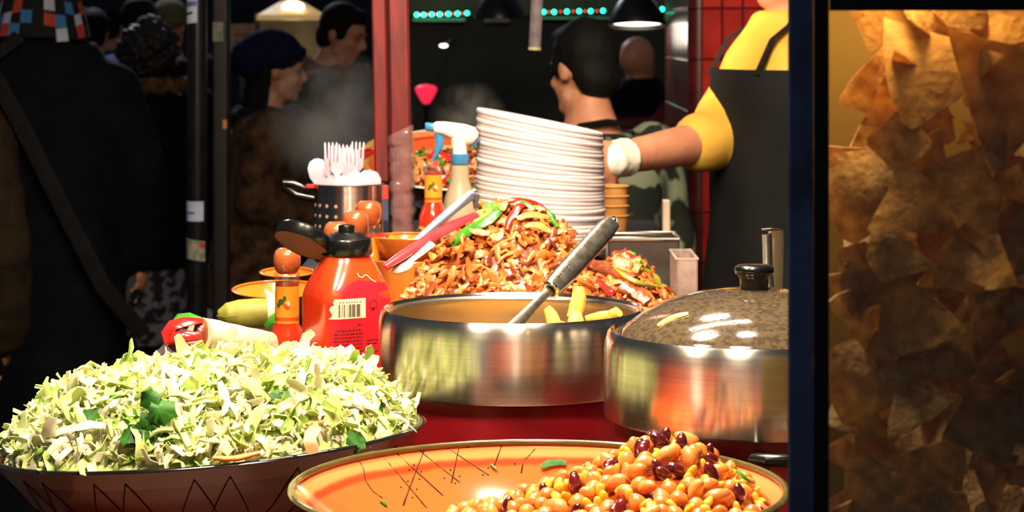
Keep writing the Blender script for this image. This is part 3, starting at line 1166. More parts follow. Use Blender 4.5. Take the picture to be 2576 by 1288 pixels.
def strip_px(name, label, cat, pxs, at, wid, thk, mat, lift=0.004, n=8, group=None, taper=True, hint=(0, -.7, .7), power=.8):
    """a strip of vegetable laid over a heap along some picture points"""
    pts = []
    for px, py in pxs:
        p = at(px, py)
        if p is None:
            continue
        pts.append(p + Vector((0, -lift * .7, lift)))
    if len(pts) < 2:
        return None
    sm = []
    K = 9
    for i in range(K):
        u = i / (K - 1) * (len(pts) - 1)
        a = min(int(u), len(pts) - 2)
        f = u - a
        p_1, p1, p2, p3 = pts[max(a - 1, 0)], pts[a], pts[a + 1], pts[min(a + 2, len(pts) - 1)]
        sm.append(0.5 * ((2 * p1) + (p2 - p_1) * f + (2 * p_1 - 5 * p1 + 4 * p2 - p3) * f * f + (3 * p1 - p_1 - 3 * p2 + p3) * f ** 3))
    ws = [wid * ((0.45 + .55 * math.sin(math.pi * (0.1 + .8 * i / (K - 1)))) if taper else 1) for i in range(K)]
    b = MB().loft(sm, ws, thk, hint, n, power=power)
    for v in b.v:
        v += noise.noise_vector(v * 95) * min(.0026, wid * .32)
    return tag(b.build(name, mat, None, ang=60), label, cat, group)


strip_px('carrot_piece', 'orange carrot slice on top of the salad', 'carrot piece', [(590, 962), (620, 950), (648, 936)], sal_at, 0.0046, 0.001, m_carrot)
strip_px('carrot_piece', 'long orange carrot stick at the front rim of the salad', 'carrot piece', [(538, 1166), (600, 1165), (655, 1152)], sal_at, 0.0032, 0.0022, m_carrot, lift=.006)
strip_px('carrot_piece', 'curved pale orange carrot peel standing at the front of the salad', 'carrot peel', [(790, 1160), (782, 1120), (800, 1090)], sal_at, 0.0085, 0.0009, m_peelpink, lift=.008)
strip_px('carrot_piece', 'small carrot bit on the left ridge of the salad', 'carrot piece', [(290, 955), (308, 950)], sal_at, 0.003, 0.001, m_carrot)
strip_px('carrot_piece', 'thin carrot sliver near the centre right of the salad', 'carrot piece', [(765, 1085), (790, 1075), (815, 1068)], sal_at, 0.0022, 0.001, m_carrot)
strip_px('cabbage_ribbon', 'long pale cabbage ribbon beside the coriander sprig', 'cabbage ribbon', [(425, 975), (440, 1030), (455, 1090), (480, 1140)], sal_at, 0.0046, 0.0010, m_cab[1], lift=.008)
strip_px('cabbage_piece', 'broad wavy cabbage piece in the lower left of the salad', 'cabbage piece', [(130, 1110), (180, 1095), (230, 1085), (270, 1090)], sal_at, 0.0056, 0.0007, m_cab[0], lift=.008)
strip_px('cabbage_piece', 'white cabbage rib on the right slope of the salad', 'cabbage piece', [(845, 1000), (890, 1020), (935, 1040)], sal_at, 0.0065, 0.0016, m_cab[0], lift=.008)

# ------------------------------------------------------------------ bean salad, one by one
m_chick = M('chickpea', (222, 140, 62), (200, 108, 38), rough=0.28, scale=70, sss=0.12, coat=0.4, rnd=0.12)
m_butter = M('butter_bean', (232, 158, 84), (214, 126, 52), rough=0.25, scale=60, sss=0.12, coat=0.4, rnd=0.1)
m_corn = M('corn_kernel', (250, 196, 56), (240, 164, 34), rough=0.25, scale=60, sss=0.12, coat=0.4, rnd=0.08)
m_kidney = M('kidney_bean', (104, 26, 30), (66, 12, 18), rough=0.2, scale=60, coat=0.5, rnd=0.15)
m_stew = M('bean_dressing', (170, 72, 22), (120, 44, 14), rough=0.3, scale=60, bump=.4)


def chick_mesh(k):
    def f(p, v):
        q = p * (1 + 0.05 * noise.noise(v * 1.7 + Vector((k * 5, 0, 0))))
        d = max(0, v.z)
        q += Vector((0, 0, 0.0022 * d ** 6))
        q *= 1 - 0.13 * math.exp(-(v.y / 0.16) ** 2) * max(0, v.z + .25) * (1 - max(0, v.z) ** 4)
        return q
    return MB().ell((0, 0, 0), (0.0066, 0.0069, 0.0066), nu=14, nv=9, fn=f).mesh('chickpea', m_chick, 180)


def bean_mesh(name, r, bend, mat, k):
    def f(p, v):
        return Vector((p.x, p.y * (1 - .15 * v.x * v.x) + bend * (p.x / r[0]) ** 2 * r[1], p.z)) * (1 + .04 * noise.noise(v * 2 + Vector((k, 3, 0))))
    return MB().ell((0, 0, 0), r, nu=14, nv=8, fn=f).mesh(name, mat, 180)


def corn_mesh(k):
    def f(p, v):
        t_ = 0.62 + .38 * (v.x + 1) / 2
        q = Vector((p.x, math.copysign(abs(v.y) ** .7, v.y) * .0046 * t_, math.copysign(abs(v.z) ** .75, v.z) * .0034 * t_))
        return q * (1 + .06 * noise.noise(v * 2 + Vector((k, 7, 0))))
    return MB().ell((0, 0, 0), (0.0062, 0.0046, 0.0034), nu=12, nv=8, fn=f).mesh('corn_kernel', m_corn, 180)


KIND = {'chickpea': ([chick_mesh(k) for k in range(4)], 0.0070, 'chickpea in the bean salad of the near orange bowl', 'chickpea', 'chickpeas in the bean salad'),
        'butter_bean': ([bean_mesh('butter_bean', (0.0112, 0.0075, 0.0058), .5, m_butter, k) for k in range(3)], 0.0092, 'plump pale bean in the bean salad of the near orange bowl', 'bean', 'pale beans in the bean salad'),
        'corn_kernel': ([corn_mesh(k) for k in range(3)], 0.0054, 'yellow corn kernel in the bean salad of the near orange bowl', 'corn kernel', 'corn kernels in the bean salad'),
        'kidney_bean': ([bean_mesh('kidney_bean', (0.0104, 0.0056, 0.0052), .45, m_kidney, k) for k in range(3)], 0.0080, 'dark red kidney bean in the bean salad of the near orange bowl', 'bean', 'kidney beans in the bean salad')}


RIDGE = [(-.2, -.2), (-.115, -.062), (-.096, -.047), (-.07, -.034), (-.03, -.024), (.02, -.004), (.06, .008), (.085, .028), (.112, .034), (.14, .028), (.17, .012), (.19, -.006), (.215, -.03)]


def bean_h(x, y):
    dx, dy = (x - bean_c.x) / BS, (y - bean_c.y) / BS
    z = interp(RIDGE, max(-.199, min(.214, dx))) + 0.004 * noise.noise(Vector((x * 30, y * 30, 2)))
    z -= 7 * max(0, dy - (.07 - .35 * max(0, dx - .06))) ** 2 + .16 * max(0, .02 - dy)
    rr_ = math.hypot(dx, dy)
    if rr_ > 0.19:
        z -= (rr_ - 0.19) * 1.2
    return bean_c.z + BS * (z - .005)


b = MB()
N_ = 46
vs, fs = [], []
for j in range(N_ + 1):
    for i in range(N_ + 1):
        x, y = bean_c.x + BS * (-.14 + .345 * i / N_), bean_c.y + BS * (-.2 + .4 * j / N_)
        vs.append((x, y, bean_h(x, y) - 0.008))
for j in range(N_):
    for i in range(N_):
        q = [j * (N_ + 1) + i, j * (N_ + 1) + i + 1, (j + 1) * (N_ + 1) + i + 1, (j + 1) * (N_ + 1) + i]
        if all(math.hypot(vs[k][0] - bean_c.x, vs[k][1] - bean_c.y) < 0.208 * BS and vs[k][2] > bsurf(vs[k][0], vs[k][1]) - 0.004 for k in q):
            fs.append(tuple(q))
b.add(vs, fs)
tag(b.build('bean_dressing', m_stew, None, 180), 'oily orange dressing between the beans of the bean salad', 'dressing', kind='stuff')
rb = random.Random(8)
BZ = BS * 1.05        # size of the beans
placed = []
nk = {k: 0 for k in KIND}


def put_bean(kind, x, y, z, label=None):
    meshes, r, lb, cat, grp = KIND[kind]
    inst(meshes[rb.randrange(len(meshes))], kind, LRS((x, y, z), rnd_rot(rb), BZ * rb.uniform(.92, 1.1)), label or lb, cat, None if label else grp)
    nk[kind] += 1


for (px, py, kd, lb) in ((1618, 1130, 'kidney_bean', None), (1640, 1100, 'kidney_bean', None), (1662, 1112, 'kidney_bean', 'kidney bean on the peak of the bean salad'), (1715, 1120, 'kidney_bean', None), (1790, 1160, 'kidney_bean', None),
                         (1445, 1158, 'kidney_bean', None), (1535, 1170, 'kidney_bean', None), (1340, 1205, 'kidney_bean', None), (1295, 1218, 'kidney_bean', None), (1447, 1222, 'kidney_bean', None),
                         (1672, 1196, 'kidney_bean', None), (1790, 1195, 'kidney_bean', None), (1925, 1245, 'kidney_bean', 'large kidney bean at the right rim of the near orange bowl'), (1125, 1235, 'kidney_bean', 'kidney bean at the left end of the bean salad'),
                         (1698, 1094, 'corn_kernel', 'corn kernel crowning the peak of the bean salad'), (1730, 1112, 'butter_bean', None), (1160, 1243, 'corn_kernel', None), (1510, 1233, 'corn_kernel', None),
                         (1675, 1150, 'butter_bean', None), (1620, 1168, 'butter_bean', None), (1605, 1190, 'butter_bean', None), (1735, 1160, 'butter_bean', None), (1750, 1235, 'butter_bean', None), (1560, 1215, 'butter_bean', None)):
    p = ray_hit(px, py + 12, bean_h, 2.13, 2.49, 500)
    if p:
        r = KIND[kd][1] * BZ
        placed.append((p.x, p.y, r))
        put_bean(kd, p.x, p.y, bean_h(p.x, p.y) + r * 0.55, lb)
tries = 0
while tries < 16000 and len(placed) < 600:
    tries += 1
    x, y = bean_c.x + BS * rb.uniform(-.125, .205), bean_c.y + BS * rb.uniform(-.135, .2)
    if math.hypot(x - bean_c.x, y - bean_c.y) > 0.202 * BS or bean_h(x, y) < bsurf(x, y) - 0.002:
        continue
    u = rb.random()
    kd = 'chickpea' if u < .60 else 'corn_kernel' if u < .80 else 'butter_bean' if u < .905 else 'kidney_bean'
    r = KIND[kd][1] * BZ
    if nk['chickpea'] > 290 and kd == 'chickpea':
        continue
    if all((x - a) ** 2 + (y - c) ** 2 > ((r + q) * 0.80) ** 2 for a, c, q in placed):
        placed.append((x, y, r))
        put_bean(kd, x, y, bean_h(x, y) + rb.uniform(-.001, .003))
print('beans', nk)
b_at = lambda px, py: ray_hit(px, py, bean_h, 2.13, 2.50, 500)
m_pepgreen = M('green_pepper', (76, 150, 40), (50, 116, 28), rough=0.25, scale=30, coat=0.4, rnd=.1)
m_pepred = M('red_pepper', (226, 44, 34), (190, 24, 24), rough=0.22, scale=30, coat=0.4, rnd=.1)
m_peppale = M('pepper_flesh', (250, 150, 110), (240, 190, 150), rough=0.3, scale=30, coat=0.3)
m_onion = M('fried_onion', (238, 186, 112), (222, 150, 76), rough=0.28, scale=40, translucent=.2, coat=.3, rnd=.12)
m_lgreen = M('limp_green_pepper', (150, 140, 44), (110, 108, 30), rough=0.3, scale=30, coat=.3)
bb = lambda px, py: ray_hit(px, py, lambda x, y: max(bean_h(x, y) + .004, bsurf(x, y)), 2.13, 2.50, 500)
strip_px('herb_piece', 'bright green leaf bit behind the beans in the near bowl', 'herb leaf', [(1362, 1180), (1390, 1170), (1425, 1170)], bb, 0.005, 0.0008, m_coriander, lift=.003)
strip_px('herb_piece', 'green leaf sliver near the right rim of the near bowl', 'herb leaf', [(1852, 1200), (1870, 1218), (1895, 1232)], bb, 0.0022, 0.0008, m_pepgreen, lift=.008)
strip_px('herb_piece', 'dark herb bit on the bare orange glaze of the near bowl', 'herb leaf', [(958, 1264), (974, 1276)], bb, 0.002, 0.0012, m_coriander, lift=.0015)
strip_px('herb_piece', 'green herb bit left of the beans below the painted lines', 'herb leaf', [(1234, 1172), (1250, 1186)], bb, 0.0016, 0.001, m_pepgreen, lift=.002)
# ------------------------------------------------------------------ fried meat in a steel pan
m_meat = M('fried_meat', (216, 130, 58), (178, 92, 34), rough=0.38, scale=45, bump=0.5, bscale=110, coat=0.2, rnd=0.2, lo=.3, hi=.7)
m_meatdark = M('dark_fried_meat', (150, 70, 30), (98, 42, 18), rough=0.32, scale=45, bump=0.5, bscale=110, coat=0.35, rnd=0.2)
m_steel = M('brushed_steel', (226, 219, 206), (206, 198, 184), rough=0.225, metal=1.0, scale=5, stretch=(1, 1, 60), lo=.3, hi=.7, aniso=.95)
m_steelsat = M('satin_steel', (176, 170, 160), (140, 134, 124), rough=0.36, metal=1.0, scale=120)
m_steeldk = M('dull_steel', (120, 116, 110), (92, 88, 84), rough=0.4, metal=0.9, scale=20)


def open_box(x0, x1, y0, y1, z0, z1, th=0.0015, flange=0.0):
    b = MB()
    b.box(((x0 + x1) / 2, (y0 + y1) / 2, z0 + th / 2), (x1 - x0, y1 - y0, th))
    b.box((x0 + th / 2, (y0 + y1) / 2, (z0 + z1) / 2), (th, y1 - y0, z1 - z0))
    b.box((x1 - th / 2, (y0 + y1) / 2, (z0 + z1) / 2), (th, y1 - y0, z1 - z0))
    b.box(((x0 + x1) / 2, y0 + th / 2, (z0 + z1) / 2), (x1 - x0, th, z1 - z0))
    b.box(((x0 + x1) / 2, y1 - th / 2, (z0 + z1) / 2), (x1 - x0, th, z1 - z0))
    return b


def rim_frame(x0, x1, y0, y1, z, r):
    b = MB()
    q = [(x0, y0, z), (x1, y0, z), (x1, y1, z), (x0, y1, z)]
    for i in range(4):
        b.tube([q[i], q[(i + 1) % 4]], r, 8)
    for p in q:
        b.ell(p, r, nu=8, nv=6)
    return b


t = thing('steel_pan', 'deep steel pan heaped with fried meat behind the open pot', 'pan', (0.046, 3.335, 1.07))
open_box(-0.148, 0.238, 3.10, 3.565, 1.07, 1.196).build('pan_body', m_steelsat, t, world=True, ang=0)
rim_frame(-0.15, 0.24, 3.098, 3.567, 1.198, 0.0045).build('rolled_rim', m_steelsat, t, world=True)


def meat_h(x, y):
    dx = x - 0.008
    a = 0.178 if dx < 0 else 0.135
    g = 0.162 * max(0, 1 - (dx / a) ** 2) * math.exp(-((y - 3.36) / 0.135) ** 2)
    s_ = 0.088 * math.exp(-((x - 0.165) / 0.062) ** 2 - ((y - 3.34) / 0.12) ** 2)
    base = 1.178 - (max(0, abs(x - .046) - .185) * .9)
    z = base + max(g, s_) + 0.25 * min(g, s_)
    return z + 0.006 * noise.noise(Vector((x * 28, y * 28, 5)))


def chunk(r, n=7, k=6, s=1.0):
    L = r.uniform(0.016, 0.036) * s
    W = r.uniform(0.0035, 0.0072) * s
    curl, side = r.uniform(-2.2, 2.2), r.uniform(-1.4, 1.4)
    pts, ws, ts = [], [], []
    p = Vector()
    for i in range(k):
        u = i / (k - 1)
        pts.append(p.copy())
        a, c = curl * (u - .5), side * (u - .5)
        p += Vector((math.cos(a) * math.cos(c), math.sin(c), math.sin(a))) * L / (k - 1)
        e = math.sin(math.pi * (.12 + .76 * u)) ** .6
        ws.append(W * e * r.uniform(.7, 1.3))
        ts.append(W * e * r.uniform(.3, .62))
    mid = sum(pts, Vector()) / k
    b = MB().loft([q - mid for q in pts], ws, ts, (0, 0, 1), n)
    for v in b.v:
        v += noise.noise_vector(v * 160 + Vector((L * 900, 0, 0))) * 0.0013
    return b


rm_ = random.Random(21)
CH = [chunk(rm_, s=1.15).mesh('meat_strip', m_meatdark if i % 6 == 5 else m_meat, 70) for i in range(18)]
chs = [chunk(rm_, n=5, k=4) for _ in range(30)]
b = MB()
NX, NY = 56, 50
vs, fs = [], []
for j in range(NY + 1):
    for i in range(NX + 1):
        x, y = -0.147 + .384 * i / NX, 3.105 + .455 * j / NY
        vs.append((x, y, meat_h(x, y) - 0.008 + 0.004 * noise.noise(Vector((x * 90, y * 90, 0)))))
for j in range(NY):
    for i in range(NX):
        q = j * (NX + 1) + i
        fs.append((q, q + 1, q + NX + 2, q + NX + 1))
b.add(vs, fs, 1)
for q in range(1700):
    x, y = rm_.uniform(-.15, .245), rm_.uniform(3.11, 3.54)
    p, n = on_heap(meat_h, x, y, rm_.uniform(-.006, .001), rm_, .6)
    pr = chs[rm_.randrange(30)]
    m = LRS(p, align(n, rm_.uniform(0, 6.283)), rm_.uniform(.8, 1.2))
    b.add([m @ v for v in pr.v], pr.f, 1 if rm_.random() < .15 else 0)
tag(b.build('shredded_meat', [m_meat, m_meatdark], None, 70), 'mass of brown shredded fried meat filling the steel pan', 'meat', kind='stuff')
for q in range(270):
    while True:
        x, y = rm_.uniform(-.145, .24), rm_.uniform(3.12, 3.46)
        if rm_.random() < .25 + 5 * (meat_h(x, y) - 1.18):
            break
    p, n = on_heap(meat_h, x, y, rm_.uniform(.001, .005), rm_, .55)
    inst(CH[rm_.randrange(18)], 'meat_strip', LRS(p, align(n, rm_.uniform(0, 6.283)), rm_.uniform(.85, 1.25)), 'glossy brown strip of fried meat on top of the steel pan heap', 'meat strip', 'fried meat strips on top of the heap')

m_at = lambda px, py: ray_hit(px, py, meat_h, 3.1, 3.56, 500)
PEP = [('green', [(1139, 628), (1185, 592), (1235, 565), (1276, 522)], .0082, 'long green pepper strip across the top of the meat heap'),
       ('green', [(1222, 524), (1236, 532), (1256, 544)], .0075, 'short green pepper piece near the heap top, left of the onion'),
       ('green', [(1291, 505), (1318, 500), (1344, 497)], .0045, 'green pepper strip along the very top of the meat heap'),
       ('green', [(1357, 533), (1380, 540), (1403, 543)], .0048, 'green pepper strip at the right shoulder of the heap top'),
       ('red', [(1344, 512), (1312, 530), (1288, 558), (1275, 594)], .0066, 'long red pepper strip hanging over the front of the heap top'),
       ('red', [(1258, 516), (1300, 506), (1350, 503), (1372, 522)], .0050, 'arched red pepper strip around the heap top'),
       ('pale', [(1180, 586), (1200, 598), (1232, 604)], .0060, 'short red pepper strip showing its pale flesh'),
       ('onion', [(1246, 484), (1250, 505), (1254, 525)], .0042, 'pale onion strip standing upright on the heap top'),
       ('onion', [(1190, 555), (1215, 552), (1240, 545)], .0085, 'broad onion piece at the left of the heap top'),
       ('onion', [(1262, 545), (1270, 528), (1276, 512)], .0055, 'onion strip between the green and red strips'),
       ('onion', [(1330, 545), (1350, 525), (1362, 520)], .0060, 'onion strip right of the long red strip'),
       ('onion', [(1300, 565), (1340, 555), (1380, 562)], .0062, 'onion curl on the front of the heap top'),
       ('onion', [(1318, 585), (1350, 582), (1385, 598)], .0058, 'lower onion curl under the heap top'),
       ('onion', [(1235, 605), (1252, 612), (1262, 600)], .0070, 'round translucent onion piece under the long green strip'),
       ('onion', [(1165, 635), (1162, 610), (1178, 597)], .0022, 'thin onion thread over the end of the green strip'),
       ('red', [(1460, 600), (1490, 612), (1520, 605)], .0070, 'red pepper strip behind the steel handle'),
       ('red', [(1535, 605), (1570, 615), (1600, 640)], .0070, 'red pepper piece at the right of the handle'),
       ('red', [(1565, 592), (1572, 606), (1576, 622)], .0050, 'small red pepper piece pointing up at the right heap'),
       ('green', [(1583, 602), (1594, 614), (1590, 626)], .0040, 'small bright green pepper piece on the right heap'),
       ('green', [(1610, 648), (1636, 648), (1662, 646)], .0045, 'green pepper curl at the right end of the meat'),
       ('red', [(1618, 664), (1660, 664), (1690, 652), (1701, 632)], .0046, 'curved red pepper strip sticking out to the right'),
       ('lgreen', [(1612, 690), (1640, 706), (1662, 722)], .0060, 'olive green pepper strip low on the right slope'),
       ('lgreen', [(1545, 690), (1580, 715), (1620, 730), (1660, 738)], .0042, 'long olive green strip between the meat slices'),
       ('red', [(1470, 668), (1500, 690), (1510, 700)], .0060, 'red pepper piece beside the lower handle end'),
       ('red', [(1505, 720), (1525, 740), (1540, 752)], .0065, 'red pepper piece above the potato wedges')]
pm = {'green': m_pepgreen, 'red': m_pepred, 'pale': m_peppale, 'onion': m_onion, 'lgreen': m_lgreen}
for kd, pts, wd, lb in PEP:
    pts2 = [(x, max(y, 0)) for x, y in pts]
    at = lambda px, py: m_at(px, py) or m_at(px, py + 12) or m_at(px, py + 26) or m_at(px, py + 45)
    o = strip_px('onion_strip' if kd == 'onion' else 'pepper_strip', lb, 'onion' if kd == 'onion' else 'pepper strip', pts2, at, wd, .0014 if kd == 'onion' else .0024, pm[kd], lift=.009)
for pts, wd, lb in (([(1490, 640), (1550, 668), (1610, 690)], .010, 'thick slice of fried meat on the right slope'), ([(1480, 672), (1540, 692), (1590, 716)], .009, 'dark edged slice of fried meat below the thick one'),
                    ([(1560, 730), (1600, 748), (1630, 770)], .010, 'dark meat lump low on the right slope'), ([(1520, 625), (1570, 650), (1620, 668)], .008, 'meat slice at the top of the right slope')):
    strip_px('meat_slice', lb, 'meat slice', pts, lambda a, c: m_at(a, c) or m_at(a, c + 15), wd, .005, m_meat if 'dark' not in lb else m_meatdark, lift=.006, power=.6, taper=False)

# steel container and clear tub behind the right of the pan
t = thing('steel_container', 'tall steel container standing behind the right end of the meat', 'container', (0.21, 3.645, 1.07))
open_box(0.152, 0.264, 3.595, 3.695, 1.07, 1.268).build('container_body', m_steeldk, t, world=True, ang=0)
rim_frame(0.152, 0.264, 3.595, 3.695, 1.270, 0.0035).build('rolled_rim', m_steel, t, world=True)
m_clear = thin_glass('clear_plastic', gloss=0.06, rough=0.08, haze=0.20, hazecol=(235, 205, 190))
t = thing('clear_tub', 'clear plastic tub at the right end of the meat pan', 'tub', (0.262, 3.49, 1.07))
open_box(0.247, 0.279, 3.42, 3.56, 1.07, 1.255, th=.002).build('tub_body', m_clear, t, world=True, ang=0)
rim_frame(0.247, 0.279, 3.42, 3.56, 1.256, 0.002).build('tub_rim', m_clear, t, world=True)
m_palem = M('pale_metal', (214, 188, 160), (190, 165, 140), rough=0.4, metal=.3)
t = thing('upright_plate', 'pale narrow metal upright standing behind the steel container', 'upright', (X(1676, 4.05), 4.05, 1.2))
MB().box((0, 0, 0.049), (0.013, 0.03, 0.098), bev=.002).build('plate', m_palem, t, ang=0)
MB().box((0, 0, 0.002), (0.03, 0.04, 0.004)).build('foot', m_palem, t, ang=0)
# ------------------------------------------------------------------ the two steel pots
m_redbase = M('red_enamel', (150, 20, 30), (120, 14, 22), rough=0.35, scale=9, coat=0.3)
m_blackpl = M('black_plastic', (16, 15, 14), (10, 10, 9), rough=0.25, coat=0.3)
m_steelin = M('warm_inner_steel', (200, 182, 150), (180, 160, 128), rough=0.3, metal=0.95, scale=6)
m_fry = M('potato_wedge', (250, 208, 104), (240, 180, 70), rough=0.4, scale=40, sss=0.1, rnd=.06)


def pot(label, c):
    """c: centre of the rim; steel sleeve over a red enamel body"""
    t = thing('cooking_pot', label, 'pot', (c[0], c[1], CB))
    h = c[2] - CB
    z = lambda q: q + h
    MB().lathe([(0.1695, z(-0.0985)), (0.1712, z(-0.096)), (0.1715, z(-0.055)), (0.1712, z(-0.024)), (0.1700, z(-0.012)), (0.1672, z(-0.003)), (0.1640, z(0.0)), (0.1612, z(-0.0015)), (0.1602, z(-0.004))], 96,
               cap0=False, cap1=False).build('steel_sleeve', m_steel, t, ang=60)
    MB().lathe([(0.1602, z(-0.004)), (0.1565, z(-0.0065)), (0.1555, z(-0.010)), (0.1572, z(-0.013)), (0.1565, z(-0.03)), (0.155, z(-0.12)), (0.15, z(-0.135)), (0.001, z(-0.137))], 96,
               cap0=False, cap1=False).build('inside', m_steelin, t, ang=60)
    MB().lathe([(0.145, 0.0), (0.154, 0.006), (0.160, z(-0.1)), (0.168, z(-0.097))], 96, cap1=False).build('enamel_body', m_redbase, t)
    return t


pc1, pc2 = Vector((X(1290, 2.9), 2.9, 1.247)), Vector((X(1897, 2.6), 2.6, 1.258))
pot1 = pot('open steel pot with a red base, potato wedges and a steel spatula inside', pc1)
pot2 = pot('steel pot with a red base, closed by a domed dark lid', pc2)
b = MB()
b.loft([P(1930, 1150, 2.46), P(1905, 1152, 2.42), P(1902, 1156, 2.385), P(1930, 1158, 2.37), P(2000, 1160, 2.37), P(2070, 1160, 2.39), P(2085, 1156, 2.42), P(2070, 1152, 2.46)], [.006, .008, .009, .009, .009, .009, .008, .006], [.005, .006, .0065, .007, .007, .007, .006, .005], (0, 0, 1), 10)
b.build('side_handle', m_blackpl, pot2, world=True)

m_lid = M('dark_speckled_lid', (98, 82, 60), (74, 61, 44), rough=0.10, scale=160, coat=0.6, trans=0.25, lo=.45, hi=.6, bump=.02, bscale=260)
m_drop = M('water_drop', (235, 225, 205), rough=0.02, trans=0.9, spec=.8)
t = thing('pot_lid', 'domed dark lid with a black knob and water drops on the right pot', 'lid', (pc2.x, pc2.y, pc2.z - 0.008))
dome = [(0.1545, 0.000), (0.154, 0.004), (0.146, 0.012), (0.128, 0.0255), (0.10, 0.039), (0.068, 0.0485), (0.035, 0.0535), (0.0005, 0.0545)]
MB().lathe([(0.1505, 0.0)] + dome + [(0.0005, 0.0525), (0.068, 0.046), (0.125, 0.0225), (0.1505, 0.0)], 96, cap0=False, cap1=False).build('lid_dome', m_lid, t, ang=60)
rp = [(0.1545 + 0.0025 * math.cos(2 * math.pi * q / 8), 0.001 + 0.0025 * math.sin(2 * math.pi * q / 8)) for q in range(9)]
MB().lathe(rp, 96, cap0=False, cap1=False).build('steel_edge', m_steel, t, ang=180)
MB().lathe([(0.016, 0.0525), (0.0165, 0.066), (0.0178, 0.069), (0.0215, 0.0715), (0.0225, 0.0755), (0.0222, 0.079), (0.019, 0.0815), (0.001, 0.0822)], 40).build('knob', m_blackpl, t, ang=50)
rd = random.Random(4)
drop = MB()
for q in range(420):
    r_ = 0.145 * math.sqrt(rd.uniform(.03, 1))
    a = rd.uniform(math.pi, 2 * math.pi)
    z_ = interp(sorted([(r, zz) for r, zz in dome]), r_)
    s_ = rd.uniform(.0005, .0013)
    drop.ell((r_ * math.cos(a), r_ * math.sin(a), z_), (s_, s_, s_ * .6), nu=6, nv=4)
tag(drop.build('water_drops', m_drop, t, 180), kind='stuff')
# cheese shred on the lid
lidh = lambda x, y: pc2.z - .008 + interp(sorted([(r, zz) for r, zz in dome]), math.hypot(x - pc2.x, y - pc2.y)) if math.hypot(x - pc2.x, y - pc2.y) < .154 else 0
lat = lambda px, py: ray_hit(px, py, lidh, 2.44, 2.75, 500)
strip_px('potato_shred', 'yellow potato sliver lying on the dark lid', 'potato piece', [(1655, 822), (1690, 803), (1732, 790)], lat, .0034, .0012, m_fry, lift=.0015)

# folded steel strap handle standing behind the knob
t = thing('ladle', 'shiny steel ladle handle standing up behind the right pot', 'ladle', P(1938, 700, 2.80))
b = MB()
top, bot = P(1936, 577, 2.80), P(1940, 760, 2.80)
b.loft([bot + Vector((.004, .006, 0)), P(1951, 690, 2.806), P(1953, 600, 2.806), P(1951, 580, 2.804)], .0095, .0012, (0, 1, 0), 8, power=.5)
b.build('rear_strap', m_steel, t, world=True)
b = MB()
b.loft([bot, P(1932, 690, 2.80), P(1930, 620, 2.80), P(1929, 590, 2.80)], .0062, .0035, (0, 1, 0), 10)
b.build('front_rod', m_steel, t, world=True)
b = MB()
b.loft([P(1917, 577, 2.80), P(1940, 576, 2.80), P(1960, 578, 2.806)], .005, .0012, (0, 0, 1), 8, power=.6)
b.build('top_fold', m_steel, t, world=True)

# steel spatula in the open pot
m_satin = M('satin_dark_steel', (150, 142, 128), (110, 104, 94), rough=0.33, metal=0.9, scale=90, bump=.05)
t = thing('spatula', 'steel spatula leaning in the open pot, thick grey handle up', 'spatula', P(1320, 800, 2.86))
a, z_ = P(1387, 728, 2.93), P(1538, 562, 3.05)
ax = (z_ - a).normalized()
sidev = Vector((1, 0, .85)).normalized()
b = MB()
K = 10
b.loft([a + (z_ - a) * i / (K - 1) for i in range(K)], [.0125, .0138] + [.0142] * (K - 4) + [.0138, .0115], [.0085, .0098] + [.0104] * (K - 4) + [.0098, .008], (0, -1, .3), 16, power=.62)
b.build('handle', m_satin, t, world=True, ang=50)
b = MB()
for i in range(21):
    pass
rg = [(a + (a - z_).normalized() * .001) + (Matrix.Rotation(q * 2 * math.pi / 16, 3, ax) @ (ax.orthogonal().normalized())) * .0098 for q in range(17)]
b.tube(rg, .0028, 8, cap=False)
b.build('collar_ring', m_steel, t, world=True)
b = MB()
b.tube([z_ + ax * .001, z_ + ax * .007 + Vector((.001, 0, 0.0015))], .0035, 10)
ring = [z_ + ax * .0085 + sidev * 0 + (ax * math.cos(q * math.pi / 8) + ax.cross(Vector((0, -1, 0))).normalized() * math.sin(q * math.pi / 8)) * .0045 for q in range(17)]
b.tube(ring, .0016, 6, cap=False)
b.build('hanging_eye', m_steel, t, world=True)
ln_ = Vector((ax.z, 0, -ax.x)).normalized()
for k in range(6):
    q = a + ax * (.022 + k * .0055) + Vector((0, -.0098, .0022)) - ln_ * .002
    MB().tube([q - Vector((0, 0, .0035)), q + Vector((0, 0, .0035))], .0009, 6).build('groove', m_blackpl, t, world=True)
b = MB()
b.loft([a + ax * .004, P(1360, 752, 2.915), P(1335, 778, 2.90), P(1308, 806, 2.885), P(1285, 830, 2.87)], [.0062, .0058, .0066, .0075, .009], [.0028, .0022, .002, .002, .0018], (0, -1, .2), 10, power=.7)
b.build('shaft', m_satin, t, world=True)
b = MB()
b.loft([P(1285, 830, 2.87), P(1255, 862, 2.855), P(1215, 905, 2.835)], [.010, .034, .036], [.0016, .0012, .001], (0, -1, .3), 10, power=.5)
b.build('blade', m_satin, t, world=True)

